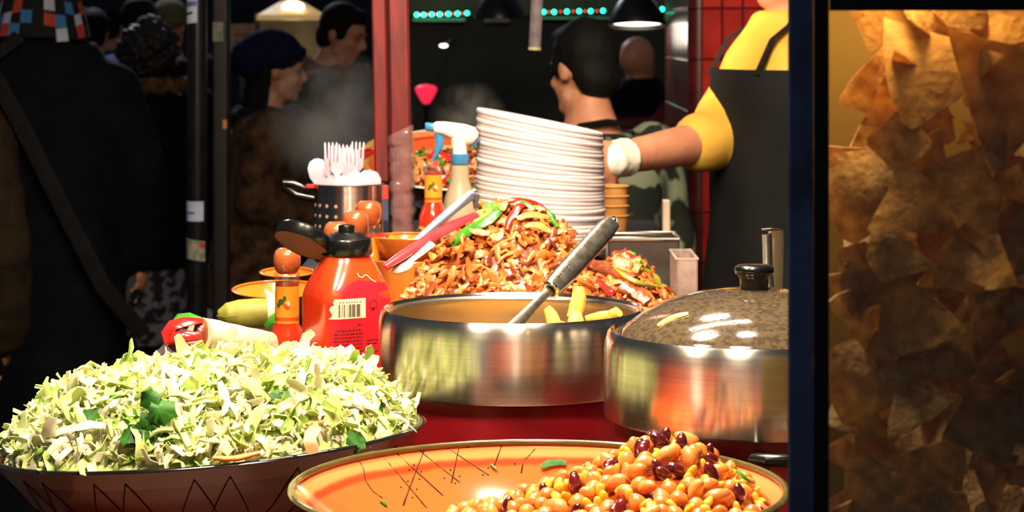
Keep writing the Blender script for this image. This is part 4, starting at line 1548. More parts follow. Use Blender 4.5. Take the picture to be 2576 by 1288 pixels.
# potato wedges
WEDGES = [((1375, 775), (1400, 830), 2.90, .0088, 'pale wedge leaning at the left of the potatoes'), ((1456, 722), (1444, 800), 2.92, .0105, 'tall wedge standing upright in the open pot'),
          ((1448, 785), (1440, 842), 2.87, .0110, 'broken wedge in front of the tall one'), ((1475, 802), (1535, 792), 2.86, .0070, 'wedge lying flat at the pot rim'),
          ((1530, 792), (1558, 784), 2.88, .0075, 'small wedge end at the right inside the pot'), ((1405, 815), (1450, 850), 2.93, .009, None), ((1500, 815), (1560, 835), 2.92, .009, None),
          ((1340, 835), (1400, 850), 2.90, .009, None), ((1470, 840), (1540, 855), 2.86, .009, None)]
for (x0, y0), (x1, y1), d, r_, lb in WEDGES:
    A, B = P(x0, y0, d), P(x1, y1, d - .008)
    K = 7
    ws = [r_ * (.45 + .55 * math.sin(math.pi * (.12 + .62 * i / (K - 1)))) for i in range(K)]
    b = MB().loft([A + (B - A) * i / (K - 1) + Vector((.002 * math.sin(i * .6), 0, 0)) for i in range(K)], ws, [q * .8 for q in ws], (0, -1, 0), 8, power=.75)
    for v in b.v:
        v += noise.noise_vector(v * 90) * .0016
    tag(b.build('potato_wedge', m_fry, None, 60), lb or 'yellow potato wedge low inside the open steel pot', 'potato wedge', None if lb else 'potato wedges low in the open pot')
# a bed of wedges carries them
rw = random.Random(2)
for q in range(22):
    a_ = rw.uniform(0, 6.28)
    r_ = rw.uniform(.02, .11)
    c_ = Vector((pc1.x + .045 + r_ * math.cos(a_) * .7, pc1.y + r_ * math.sin(a_), pc1.z - .118 + rw.uniform(0, .055)))
    d_ = Vector((math.cos(a_ * 3), math.sin(a_ * 3), rw.uniform(-.3, .3))) * .03
    b = MB().loft([c_ - d_, c_ - d_ * .4, c_ + d_ * .4, c_ + d_], [.004, .009, .009, .004], [.004, .008, .008, .004], (0, 0, 1), 8, power=.75)
    tag(b.build('potato_wedge', m_fry, None, 60), 'yellow potato wedge low inside the open steel pot', 'potato wedge', 'potato wedges low in the open pot')

# ------------------------------------------------------------------ big sauce bottle
m_sauce = M('orange_red_bottle', (236, 70, 22), (222, 52, 16), rough=0.22, scale=5, coat=0.6, sss=0.15)
m_label = M('red_label', (240, 26, 44), (232, 20, 36), rough=0.4, scale=6)
m_white = M('white_print', (236, 222, 190), (222, 205, 170), rough=0.5, scale=60)
m_ink = M('dark_ink', (90, 8, 14), rough=0.6)
m_inkbar = M('barcode_ink', (120, 104, 84), (96, 80, 62), rough=0.6)
m_lidin = M('tan_lid_inside', (126, 88, 56), (110, 74, 46), rough=0.5, scale=12)
bc = Vector((X(872, 3.1), 3.1, 1.07))
BA, BB = 0.104, 0.098


def bprof(z):
    tab = [(0.0, .93), (.006, 1.0), (.168, 1.0), (.176, .985), (.188, .93), (.203, .82), (.216, .70), (.2235, .635), (.226, .62)]
    for (z0, s0), (z1, s1) in zip(tab, tab[1:]):
        if z <= z1:
            return s0 + (s1 - s0) * (z - z0) / (z1 - z0)
    return tab[-1][1]


t = thing('sauce_bottle', 'big orange-red sauce bottle with a black flip cap and red label', 'bottle', bc, (0, 0, math.radians(30)))
vs, fs = [], []
n = 56
zs = [0, .006, .02, .06, .1, .14, .16, .168, .172, .176, .182, .188, .195, .203, .21, .216, .22, .2235, .226]
for z in zs:
    s_ = bprof(z)
    e = 0.40 + .6 * max(0, min(1, (z - .17) / .05))
    for i in range(n):
        a_ = 2 * math.pi * i / n
        ca, sa = math.cos(a_), math.sin(a_)
        vs.append((math.copysign(abs(ca) ** e, ca) * BA / 2 * s_, math.copysign(abs(sa) ** e, sa) * BB / 2 * s_, z))
for k in range(len(zs) - 1):
    for i in range(n):
        j = (i + 1) % n
        fs.append((k * n + i, k * n + j, (k + 1) * n + j, (k + 1) * n + i))
fs += [tuple(range(n - 1, -1, -1)), tuple((len(zs) - 1) * n + i for i in range(n))]
MB().add(vs, fs).build('bottle_body', m_sauce, t, ang=180)


def face(x, z, off):
    s_ = bprof(z)
    e = 0.40 + .6 * max(0, min(1, (z - .17) / .05))
    q = min(.999, abs(x) / (BA / 2 * s_))
    y = (1 - q ** (2 / e)) ** (e / 2)
    return Vector((x, -BB / 2 * s_ * y - off, z))


def decal(name, x0, x1, z0, z1, off, mat, parent, nx=14, nz=12, slope=0.0, edge=None):
    vs, fs = [], []
    for lay in (off, off - .0003):
        for j in range(nz + 1):
            for i in range(nx + 1):
                u, v_ = i / nx, j / nz
                x = x0 + (x1 - x0) * u
                z = z0 + (z1 - z0) * v_ + slope * u
                if edge:
                    x, z = edge(x, z, u, v_)
                vs.append(face(x, z, lay))
    S = (nx + 1) * (nz + 1)
    for j in range(nz):
        for i in range(nx):
            q = j * (nx + 1) + i
            fs.append((q, q + 1, q + nx + 2, q + nx + 1))
            fs.append((S + q, S + q + nx + 1, S + q + nx + 2, S + q + 1))
    return MB().add(vs, fs).build(name, mat, parent, ang=180)


lab = decal('label', -0.047, 0.046, 0.02, 0.194, .0007, m_label, t, edge=lambda x, z, u, v_: (x + (0.024 * max(0, v_ - .86) / .14 if u < .5 else -.004 * v_) * (1 - 2 * u if u < .5 else 2 * u - 1), z - (.012 * abs(u - .45) * (v_ > .95))))
decal('barcode_panel', -0.047, 0.004, 0.1435, 0.170, .0012, m_white, lab, nx=12, nz=8, edge=lambda x, z, u, v_: (x + .006 * v_ * (u < .05) + .0025 * math.sin(v_ * 9) * (u < .05), z))
bars = [(-.0345, .0022), (-.0305, .0008), (-.0275, .0018), (-.0235, .0006), (-.0205, .0012), (-.0185, .0022), (-.0155, .0016), (-.0130, .003), (-.0085, .0022), (-.0058, .003)]
for x, wd in bars:
    decal('barcode_bar', x - wd / 2, x + wd / 2, .146, .1625, .0016, m_inkbar, lab, nx=1, nz=3)
for k in range(8):
    decal('digit_mark', -.034 + k * .0042, -.0325 + k * .0042, .1648, .1665, .0016, m_inkbar, lab, nx=1, nz=1)
# round recycling mark: an open ring with an arrow head
b = MB()
cxm, czm = .0155, .160
pts = [face(cxm + .0056 * math.cos(q), czm + .0066 * math.sin(q), .0012) for q in [math.radians(-40 + 290 * i / 20) for i in range(21)]]
b.loft(pts, .00055, .0002, (0, -1, 0), 6)
b.add([face(cxm - .002, czm - .003, .0013), face(cxm + .0035, czm - .0035, .0013), face(cxm - .0008, czm - .0085, .0013)], [(0, 2, 1), (0, 1, 2)])
b.build('recycling_mark', m_ink, lab)
rt = random.Random(9)
zz = .1335
row = 0
while zz > .028:
    if row in (1, 15, 18):
        zz -= .0022
    b = MB()
    x = -.043 + rt.uniform(0, .004)
    xe = -.0005 if row else -.0005
    if row == 0:
        x = -.008
    vs_ = []
    while x < xe:
        w_ = rt.uniform(.002, .0065)
        x1 = min(xe, x + w_)
        q = [face(x, zz, .0011), face(x1, zz, .0011), face(x1, zz + .0021, .0011), face(x, zz + .0021, .0011)]
        b.add(q, [(0, 1, 2, 3)])
        x = x1 + .0009
    b.build('text_line', m_ink, lab, ang=0)
    zz -= .0047
    row += 1
zz = .112
for row in range(13):
    if row in (2, 3, 6, 9):
        zz -= .006
    b = MB()
    x = .006
    while x < .026:
        x1 = min(.026, x + rt.uniform(.002, .006))
        b.add([face(x, zz, .0011), face(x1, zz, .0011), face(x1, zz + .002, .0011), face(x, zz + .002, .0011)], [(0, 1, 2, 3)])
        x = x1 + .0009
    b.build('text_line', m_ink, lab, ang=0)
    zz -= .0046
b = MB()
pts = [face(x, z, .001) for x, z in ((-.004, .203), (-.002, .198), (.003, .197), (.007, .200), (.010, .1995), (.015, .194), (.022, .190))]
b.loft(pts, .0007, .0003, (0, -1, .3), 6).build('torn_edge', m_white, lab)
MB().lathe([(.0345, .2245), (.0352, .2265), (.0352, .244), (.0335, .2465), (.028, .2478), (.0205, .2535), (.0165, .2545), (.0115, .2548), (.0112, .2635), (.0105, .2645), (.008, .2645), (.0075, .262), (.001, .262)], 48).build('cap', m_blackpl, t, ang=35)
nrm_open = Vector((-.35, -.44, -.83)).normalized()
lidc = P(765, 603, 3.09)
lm = align(-nrm_open, 0)
b = MB()
b.lathe([(.0395, -.0095), (.0405, -.008), (.041, .006), (.038, .0095), (.0005, .0105)], 48, c=lidc, rot=lm, cap0=False)
lidp = b.build('cap_lid', m_blackpl, t, world=True, ang=35)
b = MB()
b.lathe([(.0005, -.0085), (.0392, -.0085), (.0394, -.0093)], 48, c=lidc, rot=lm, cap0=False, cap1=False)
b.build('lid_inside', m_lidin, lidp, ang=60, world=False)
o = bpy.context.scene.objects['lid_inside']
o.data.transform(WM[t.name].inverted())
MB().box(P(838, 622, 3.10), (.012, .014, .02), bev=.003).build('hinge', m_blackpl, t, world=True, ang=30)

# ------------------------------------------------------------------ hot sauce bottles with wooden caps
m_wcap = M('varnished_wood_cap', (196, 104, 52), (150, 66, 34), rough=0.22, scale=14, stretch=(1, 1, 3), coat=0.6)
m_hglass = thin_glass('bottle_glass', tint=(1, .97, .93), gloss=0.07, rough=0.02, haze=.05, hazecol=(230, 200, 170))
m_hot = M('hot_sauce', (206, 46, 18), (186, 34, 12), rough=0.15, scale=14, coat=1.0)
m_nlabel = M('orange_neck_label', (250, 160, 40), (244, 140, 30), rough=0.4, scale=20)
m_nband = M('red_label_band', (230, 80, 30), rough=0.4)
m_lgreen2 = M('leaf_print', (70, 90, 30), rough=0.5)
m_ylabel = M('yellow_label', (238, 180, 50), (228, 160, 36), rough=0.4, scale=20)


def hot_bottle(label, loc, s=1.0, cap=True, rot=0.0, group='hot sauce bottles'):
    t = thing('hot_sauce_bottle', label, 'bottle', loc, (0, 0, rot), group, s)
    MB().lathe([(.026, 0), (.0285, .003), (.0290, .008), (.0290, .078), (.0275, .092), (.0225, .106), (.0180, .1165), (.0168, .122), (.0165, .178)], 36).build('sauce', m_hot, t, ang=50)
    MB().lathe([(.0170, .172), (.0178, .176), (.0182, .182), (.0178, .1865), (.0186, .1885), (.0180, .191)], 32, cap0=False, cap1=False).build('glass_neck', m_hglass, t)
    lb = MB().lathe([(.0172, .1165), (.0172, .1725)], 36, cap0=False, cap1=False).build('neck_label', m_nlabel, t, ang=180)
    MB().lathe([(.0174, .124), (.0174, .129)], 36, cap0=False, cap1=False).build('label_band', m_nband, lb, ang=180)
    for (a_, z, ra, rz, mm) in ((-.25, .151, .28, .0045, m_lgreen2), (.05, .156, .16, .004, m_lgreen2), (.12, .146, .2, .0028, m_nband), (-.5, .146, .16, .0035, m_lgreen2), (.35, .149, .14, .0036, m_white), (.3, .1425, .22, .002, m_nband)):
        b = MB()
        K = 10
        ring_ = [(a_ + ra * math.cos(2 * math.pi * q / K), z + rz * math.sin(2 * math.pi * q / K)) for q in range(K)]
        b.add([(.0175 * math.sin(p), -.0175 * math.cos(p), z_) for p, z_ in ring_], [tuple(range(K))])
        b.build('plant_print', mm, lb, ang=0)
    b = MB()
    vs, fs = [], []
    K = 16
    for i in range(K + 1):
        a_ = -1.9 + 3.8 * i / K
        zt_ = .052 + .022 * min(1, abs(a_ - .35) / 1.1)
        for z in (zt_, zt_ - .006):
            vs.append((.0294 * math.sin(a_), -.0294 * math.cos(a_), z))
    for i in range(K):
        fs.append((2 * i, 2 * i + 1, 2 * i + 3, 2 * i + 2))
    b.add(vs, fs).build('label_edge', m_ylabel, t, ang=180)
    b = MB()
    vs, fs = [], []
    for i in range(K + 1):
        a_ = .15 + .9 * i / K
        for z in (.072, .03):
            vs.append((.0296 * math.sin(a_), -.0296 * math.cos(a_), z))
    for i in range(K):
        fs.append((2 * i, 2 * i + 1, 2 * i + 3, 2 * i + 2))
    b.add(vs, fs).build('front_label', m_ylabel, t, ang=180)
    if cap:
        MB().lathe([(.0125, .1895), (.0155, .1925), (.0185, .199), (.0196, .207), (.0190, .216), (.0160, .2225), (.0120, .2255), (.001, .2262)], 32).build('wooden_cap', m_wcap, t, ang=60)
    else:
        MB().lathe([(.0128, .19), (.0132, .197), (.012, .200), (.001, .2005)], 24).build('glass_mouth', m_hglass, t)
    return t


hot_bottle('hot sauce bottle with a wooden ball cap, left of the big sauce bottle', (X(722, 3.2), 3.2, 1.07), .99, rot=-.15)
hot_bottle('wooden-capped hot sauce bottle mostly hidden behind the black flip cap', (X(848, 3.42), 3.42, 1.07), 1.07)
hot_bottle('wooden-capped hot sauce bottle second from the back, over the black cap', (X(894, 3.57), 3.57, 1.07), 1.09)
hot_bottle('rearmost wooden-capped hot sauce bottle, in front of the cutlery pot', (X(927, 3.72), 3.72, 1.07), 1.11)
hot_bottle('capless hot sauce bottle between the wrapped post and the spray bottle', (X(1090, 3.9), 3.9, 1.2), .88, cap=False)

# ------------------------------------------------------------------ risers, small orange bowls, wraps
m_block = M('dark_wood_block', (60, 38, 26), (42, 26, 18), rough=0.6, scale=6, stretch=(1, 10, 1))
for (x0, x1, y0, y1, z1, lb) in ((-.50, -.352, 3.01, 3.43, 1.150, 'dark wooden block under the two wraps'), (-.46, -.30, 3.44, 3.84, 1.146, 'dark wooden block under the two small orange bowls')):
    t = thing('wooden_block', lb, 'block', ((x0 + x1) / 2, (y0 + y1) / 2, 1.07))
    b = MB()
    b.box(((x0 + x1) / 2, (y0 + y1) / 2, (1.07 + z1 - .014) / 2), (x1 - x0 - .02, y1 - y0 - .02, z1 - .014 - 1.07))
    b.build('block_base', m_block, t, world=True, ang=0)
    b = MB()
    b.box(((x0 + x1) / 2, (y0 + y1) / 2, z1 - .007), (x1 - x0, y1 - y0, .014), bev=.002)
    b.build('block_top', m_block, t, world=True, ang=0)
m_sin = M('orange_glaze', (238, 134, 44), (222, 108, 32), rough=0.15, scale=9, coat=.6)
m_dout = M('dark_brown_glaze', (48, 28, 22), (34, 20, 16), rough=0.2, coat=.5)
m_orout = M('orange_outer_glaze', (232, 134, 52), (220, 112, 38), rough=0.2, scale=9, coat=.5)


def small_bowl(label, c, R, depth, outm, rot=(0, 0, 0), rim=None):
    i_ = [(0, -depth * .8), (R * .45, -depth * .76), (R * .8, -depth * .4), (R, 0)]
    o_ = [(0, -depth), (R * .5, -depth), (R * .55, -depth * .92), (R * .88, -depth * .42), (R * 1.015, 0)]
    return bowl('small_bowl', label, c, R, i_, o_, depth, rot, rim=rim or m_sin, inmat=m_sin, outmat=outm, rimr=.0016, n=48, band=False)


small_bowl('small orange bowl just left of the near hot sauce bottle', (X(702, 3.53), 3.53, ZZ(727, 3.53)), .0735, .058, m_dout, rot=(.07, 0, 0))
small_bowl('smaller orange bowl behind the other, at the edge of the dark', (X(722, 3.76), 3.76, ZZ(684, 3.76)), .046, .046, m_dout, rot=(.07, 0, 0))
sb1 = small_bowl('lower orange bowl of the pair behind the red tongs', (X(1030, 3.73), 3.73, ZZ(652, 3.73)), .062, .128, m_orout)
sb2 = small_bowl('upper orange bowl of the pair behind the red tongs, with vegetable scraps', (X(1030, 3.73), 3.73, ZZ(594, 3.73)), .062, .046, m_orout)
for (px, py, mm, nm, lb) in ((962, 600, m_pepred, 'pepper_piece', 'red pepper scrap in the upper orange bowl'), (985, 604, m_lgreen, 'pepper_piece', 'olive green pepper scrap in the upper orange bowl'), (1035, 606, m_lgreen, 'pepper_piece', 'green scrap at the middle of the upper orange bowl')):
    p = P(px, py, 3.73)
    b = MB().loft([p + Vector((-.012, 0, 0)), p + Vector((0, 0, .005)), p + Vector((.012, 0, 0))], [.004, .009, .004], [.002, .003, .002], (0, -.5, 1), 8)
    tag(b.build(nm, mm, None, 60), lb, 'pepper scrap')

m_tort = M('pale_tortilla', (240, 206, 170), (226, 182, 142), rough=0.6, scale=14, lo=.45, hi=.8, bump=.15)
m_spin = M('spinach_tortilla', (160, 156, 62), (134, 128, 44), rough=0.6, scale=24, bump=.2)
m_fill = M('brown_wrap_filling', (150, 72, 30), (110, 44, 18), rough=0.4, scale=60, bump=.4, coat=.3)


def wrap(name, label, pts, rad, mat):
    t = thing(name, label, 'wrap', pts[0])
    K = len(pts)
    dense, rr2 = [], []
    for i in range(K - 1):
        for q in range(6):
            f = q / 6
            dense.append(Vector(pts[i]).lerp(Vector(pts[i + 1]), f))
            rr2.append(rad[i] + (rad[i + 1] - rad[i]) * f)
    dense.append(Vector(pts[-1]))
    rr2.append(rad[-1])
    b = MB().loft(dense, rr2, rr2, (0, 0, 1), 28)
    for v in b.v:
        v += noise.noise_vector(v * 45) * .0012
    b.build('tortilla', mat, t, world=True, ang=60)
    b = MB()
    fl = [(dense[0] - dense[-1]).cross(Vector((0, 0, 1))).normalized()]
    seam = [p + Vector((0, -rr2[i] * .93, -rr2[i] * .42 + .010 * i / len(dense))) for i, p in enumerate(dense)]
    b.loft(seam, .0035, .0006, (0, -.9, -.4), 6)
    b.build('tortilla_flap', mat, t, world=True)
    return t


wa, wb = P(500, 845, 3.03), P(678, 868, 3.13)
t = wrap('tortilla_wrap', 'pale tortilla wrap with red pepper sticking out of its left end', [wa, (wa + wb) / 2, wb], [.0250, .0215, .0172], m_tort)
MB().ell(wa + Vector((.004, 0, 0)), (.012, .0235, .0235), nu=20, nv=12, fn=lambda p, v: p * (1 + .12 * noise.noise(v * 4))).build('filling', m_fill, t, world=True)
b = MB().loft([P(506, 806, 3.02), P(470, 808, 3.0), P(435, 818, 2.99), P(420, 840, 2.99), P(424, 858, 2.99), P(440, 852, 2.985)], [.006, .010, .010, .009, .008, .005], [.002] * 6, (0, -.6, .8), 10)
b.build('red_pepper', m_pepred, t, world=True, ang=60)
b = MB().loft([P(502, 846, 2.985), P(470, 846, 2.975), P(440, 850, 2.975), P(424, 862, 2.98)], [.006, .0082, .0082, .004], [.003] * 4, (0, -.9, .4), 10)
b.build('red_pepper', m_pepred, t, world=True, ang=60)
b = MB().loft([P(505, 802, 3.05), P(480, 795, 3.05), P(452, 798, 3.04), P(438, 806, 3.04)], [.004, .010, .010, .004], [.0012] * 4, (0, -.4, 1), 8)
b.build('green_leaf', m_pepgreen, t, world=True)
b = MB().loft([P(500, 870, 3.0), P(465, 872, 2.99), P(436, 866, 2.99), P(425, 874, 2.99)], [.008, .011, .009, .004], [.006, .008, .006, .003], (0, -.9, .4), 10)
for v in b.v:
    v += noise.noise_vector(v * 80) * .003
b.build('filling_piece', m_fill, t, world=True)
ga, gb = P(548, 792, 3.34), P(722, 786, 3.36)
t = wrap('spinach_wrap', 'olive green tortilla wrap lying behind the pale one', [ga, ga.lerp(gb, .12), ga.lerp(gb, .3), gb], [.006, .0165, .021, .0225], m_spin)
b = MB().loft([ga.lerp(gb, .70), ga.lerp(gb, .80), ga.lerp(gb, .97)], [.0228, .0238, .0235], [.0228, .0238, .0235], (0, 0, 1), 24, cap=False)
b.build('paper_sleeve', m_tort, t, world=True, ang=60)
b = MB().loft([P(668, 822, 3.29), P(684, 806, 3.285), P(700, 786, 3.29)], [.004, .007, .003], [.002] * 3, (0, -.9, .4), 8)
b.build('green_pepper', m_pepgreen, t, world=True)

# ------------------------------------------------------------------ tongs and spoon
m_tongred = M('red_tong_grip', (235, 60, 66), (222, 44, 52), rough=0.25, scale=20, coat=.5)
m_bsteel = M('polished_tong_steel', (140, 138, 150), (112, 110, 122), rough=0.3, metal=0.75, scale=10)
t = thing('tongs', 'red-gripped tongs resting slantwise against the left of the meat heap', 'tongs', P(1090, 600, 3.2))
b = MB().loft([P(968, 672, 3.09), P(1010, 644, 3.12), P(1080, 600, 3.18), P(1150, 562, 3.24), P(1198, 540, 3.28)], [.005, .0075, .0085, .0085, .006], [.003, .0035, .004, .004, .003], (0, -.7, .7), 12)
b.build('red_arm', m_tongred, t, world=True)
b = MB().loft([P(972, 676, 3.10), P(1040, 638, 3.15), P(1090, 606, 3.18)], [.003, .006, .004], [.002] * 3, (0, -.7, .7), 10)
b.build('arm_edge', m_bsteel, t, world=True)
t = thing('serving_tool', 'bare steel utensil handle leaning out of the upper orange bowl', 'utensil', P(1045, 608, 3.70))
b = MB().loft([P(1045, 608, 3.70), P(1100, 560, 3.72), P(1150, 518, 3.735), P(1188, 490, 3.745), P(1197, 492, 3.748), P(1199, 525, 3.75)], [.006, .0075, .0085, .0085, .007, .005], [.002, .002, .0025, .0025, .0025, .002], (0, -1, .3), 10)
for v in b.v:
    pass
b.build('handle', m_bsteel, t, world=True)
b = MB().ell(P(1042, 612, 3.70), (.012, .010, .004), rot=(.3, -.4, 0), nu=16, nv=10)
b.build('tool_head', m_bsteel, t, world=True)
m_cream2 = M('cream_plastic', (240, 222, 190), (228, 204, 168), rough=0.3, scale=20, coat=.3)
t = thing('serving_spoon', 'pale serving spoon at the left foot of the meat heap', 'spoon', P(1010, 672, 3.115))
b = MB().ell(P(1012, 674, 3.115), (.016, .014, .0055), rot=(.3, -.35, 0), nu=22, nv=12)
b.build('spoon_bowl', m_cream2, t, world=True, ang=180)
b = MB().loft([P(1022, 664, 3.12), P(1055, 640, 3.135), P(1088, 612, 3.15)], [.004, .0045, .006], [.002] * 3, (0, -.7, .7), 10)
b.build('spoon_handle', m_cream2, t, world=True)

# ------------------------------------------------------------------ cutlery pot
m_forkw = M('white_plastic', (212, 204, 218), (198, 190, 206), rough=0.35, scale=15, sss=.1, translucent=.15)
m_hole = M('pot_hole', (196, 150, 120), rough=0.6)
cp = Vector((X(877, 3.96), 3.96, 1.2))
t = thing('cutlery_pot', 'perforated steel pot with a black handle, full of white plastic cutlery', 'pot', cp)
RC, HC = .0605, ZZ(470, 3.9) - 1.2
MB().lathe([(.057, 0), (RC, .004), (RC, HC), (RC + .002, HC + .002), (RC - .002, HC + .003), (RC - .0025, HC), (RC - .003, .006), (.001, .005)], 56, cap1=False).build('pot_wall', m_steel, t)
for (a_, z) in [(math.radians(-68 + 17 * k), HC - .034 - .018 * r) for k in range(9) for r in range(3)]:
    b = MB()
    b.lathe([(.0001, -.0004), (.0028, -.0004), (.003, .0004), (.0001, .0006)], 10, c=(RC * math.sin(a_), -RC * math.cos(a_), z), rot=align((math.sin(a_), -math.cos(a_), 0)), cap0=False, cap1=False)
    b.build('hole', m_hole, t)
b = MB().loft([(-RC + .002, -.005, HC - .012), (-RC - .012, -.008, HC - .008), (-RC - .034, -.010, HC + .002), (-RC - .050, -.010, HC + .004), (-RC - .052, -.006, HC - .004), (-RC - .03, -.006, HC - .018), (-RC + .002, -.005, HC - .024)], .007, .0065, (0, -1, 0), 12)
b.build('handle', m_blackpl, t)
m_redb = M('red_band', (225, 60, 50), rough=.4)
b = MB().box((-RC - .004, -.02, HC - .002), (.016, .008, .008), bev=.002)
b.build('red_clip', m_redb, t, ang=0)
MB().box((RC + .005, -.03, HC - .012), (.010, .006, .026), bev=.002).build('red_clip', m_redb, t, ang=0)


def fork_mesh(k):
    """white plastic fork, tines up, local z from 0 (handle end) to 0.16"""
    b = MB()
    cv = .004 * (1 if k % 2 else -1)
    b.loft([(0, 0, 0), (0, cv * .4, .05), (0, cv, .09), (0, cv * .4, .112)], [.0045, .0035, .003, .0055], [.0011] * 4, (0, -1, 0), 8)
    b.loft([(0, cv * .4, .110), (0, 0, .118), (0, -.001, .132)], [.005, .0115, .0118], [.001] * 3, (0, -1, 0), 8, power=.6)
    for q in range(4):
        x = -.0096 + .0064 * q
        b.loft([(x, -.001, .131), (x, -.0005, .145), (x * 1.05, .001, .158), (x * 1.05, .002, .161)], [.0024, .0021, .0017, .0006], [.0009] * 4, (0, -1, 0), 6)
    return b.mesh('fork', m_forkw, 40)


def spoon_mesh():
    b = MB()
    b.loft([(0, 0, 0), (0, .002, .05), (0, .003, .1), (0, 0, .115), (0, -.003, .13), (0, -.003, .146), (0, 0, .156), (0, .001, .160)], [.0045, .0035, .003, .007, .0135, .0145, .010, .003], [.0011] * 8, (0, -1, 0), 10)
    return b.mesh('spoon', m_forkw, 40)


FK = [fork_mesh(0), fork_mesh(1)]
SPM = spoon_mesh()
rk = random.Random(6)
rows = [(-.040, -.03, 375), (-.028, -.022, 358), (-.016, -.03, 362), (-.004, -.02, 366), (.008, -.03, 374), (.003, -.034, 368), (-.020, -.038, 364), (.012, -.022, 356), (-.034, -.012, 380)]
for i, (x, y, py) in enumerate(rows):
    zt = ZZ(py, 3.94) - 1.2
    m = WM[t.name] @ LRS((x, y, zt - .161), Euler((rk.uniform(-.05, .05), -x * 1.6 + rk.uniform(-.05, .08), rk.uniform(-.5, .5))).to_matrix())
    inst(FK[i % 2], 'plastic_fork', m, 'white plastic fork standing tall with tines up in the cutlery pot', 'fork', 'tall forks in the cutlery pot')
inst(SPM, 'plastic_spoon', WM[t.name] @ LRS((-.030, -.016, ZZ(398, 3.94) - 1.2 - .159), Euler((0, -.16, .2)).to_matrix(), (1.25, 1, 1)), 'white plastic spoon leaning out at the left of the cutlery pot', 'spoon')
for i in range(20):
    a_ = math.radians(-88 + 176 * i / 19)
    rr_ = .0465 - .010 * (i % 2)
    zt = ZZ(444 - (i % 4) * 3 - 6 * (i > 10), 3.92) - 1.2
    m = WM[t.name] @ LRS((rr_ * math.sin(a_), -rr_ * math.cos(a_), zt - .161), Euler((0, rk.uniform(-.03, .03), a_ * .6)).to_matrix(), (1.0, 1, 1))
    inst(SPM, 'plastic_spoon', m, 'white plastic spoon packed low along the rim of the cutlery pot', 'spoon', 'low spoons in the cutlery pot')

# ------------------------------------------------------------------ spray bottle
m_spw = M('white_trigger', (250, 240, 222), (240, 226, 204), rough=0.3, scale=12, coat=.3)
m_spb = M('blue_plastic', (70, 140, 186), (54, 118, 164), rough=0.3, scale=12, coat=.3)
m_spbody = M('milky_bottle', (186, 170, 138), (172, 154, 122), rough=0.35, scale=8, trans=.2, sss=.2)
d = 3.95
sx0 = X(1157, d)
t = thing('spray_bottle', 'spray bottle with white trigger head and blue collar left of the plates', 'spray bottle', (sx0, d, 1.2))
q = lambda px, py, dd=0: Vector((X(px, d) - sx0, dd, ZZ(py, d) - 1.2))
MB().lathe([(.030, 0), (.0325, .004), (.0325, .06), (.0315, .085), (.027, .108), (.021, .125), (.0165, .140), (.0155, q(0, 415).z)], 36).build('bottle_body', m_spbody, t, ang=60)
MB().lathe([(.0155, q(0, 413).z), (.0162, q(0, 411).z), (.0158, q(0, 388).z), (.0145, q(0, 386).z)], 30).build('collar', m_spb, t)
b = MB().loft([q(1157, 388), q(1156, 375), q(1154, 362), q(1158, 348)], [.0125, .0125, .0135, .017], [.011, .011, .0115, .0115], (0, -1, 0), 18, power=.8)
b.loft([q(1092, 321), q(1097, 321), q(1115, 322), q(1140, 329), q(1165, 337), q(1185, 342), q(1196, 346), q(1200, 349)], [.0085, .0105, .0115, .0145, .0175, .0165, .0115, .004], [.0085, .0100, .0105, .0115, .0120, .0115, .009, .004], (0, -1, 0), 18, power=.8)
b.build('trigger_head', m_spw, t, ang=60)
MB().loft([q(1070, 318), q(1072, 318), q(1093, 321)], [.0062, .0072, .0075], [.0062, .0072, .0075], (0, -1, 0), 16, power=.7).build('nozzle', m_spb, t)
MB().loft([q(1098, 334), q(1106, 345), q(1106, 365), q(1098, 388), q(1088, 406)], [.007, .0088, .0078, .005, .0025], [.005, .005, .0045, .004, .003], (0, -1, 0), 12).build('trigger', m_spb, t)
MB().loft([q(1184, 372, .004), q(1195, 362, .004), q(1206, 348, .004)], [.002, .003, .002], [.006] * 3, (0, -1, 0), 8).build('rear_lever', m_spb, t)

# ------------------------------------------------------------------ stack of white foam plates
m_foam = M('white_foam', (224, 208, 207), (216, 198, 198), rough=0.6, scale=30, sss=.1)
PD, PR = 4.0, .1135
pl = []
prof = [(.0005, .0), (.07, .0), (.076, .0012), (.100, .0125), (.106, .0150), (.1115, .0158), (.1134, .0148), (.1142, .0125), (.1138, .0080), (.1124, .0068), (.1085, .0086), (.104, .0098), (.099, .0095), (.078, .0022), (.0005, .0018)]
plate_me = MB().lathe(prof[:7] + prof[7:], 64, cap0=False, cap1=False).mesh('foam_plate', m_foam, 50)
NPL = 33
pcx = X(1367, PD)
zb_ = 1.2015
rp_ = random.Random(1)
for k in range(NPL):
    u = k / (NPL - 1)
    tilt = math.radians(11.8) * u ** 1.15
    zc = zb_ + .2415 * u * .93
    cx_ = pcx - .0045 + .010 * (1 - u) * .0
    rot = Euler((.012 * math.sin(k * 1.3), tilt + .006 * math.sin(k * 2.1), 0)).to_matrix()
    lb, gr = 'white foam plate within the tall tilted stack', 'white foam plates in the tilted stack'
    if k == NPL - 1:
        lb, gr = 'topmost white foam plate of the tall tilted stack', None
    inst(plate_me, 'foam_plate', LRS((cx_ + rp_.uniform(-.0012, .0012) - .004 * u, PD + rp_.uniform(-.001, .001), zc), rot, (1 - .006 * u, 1, 1)), lb, 'plate', gr)

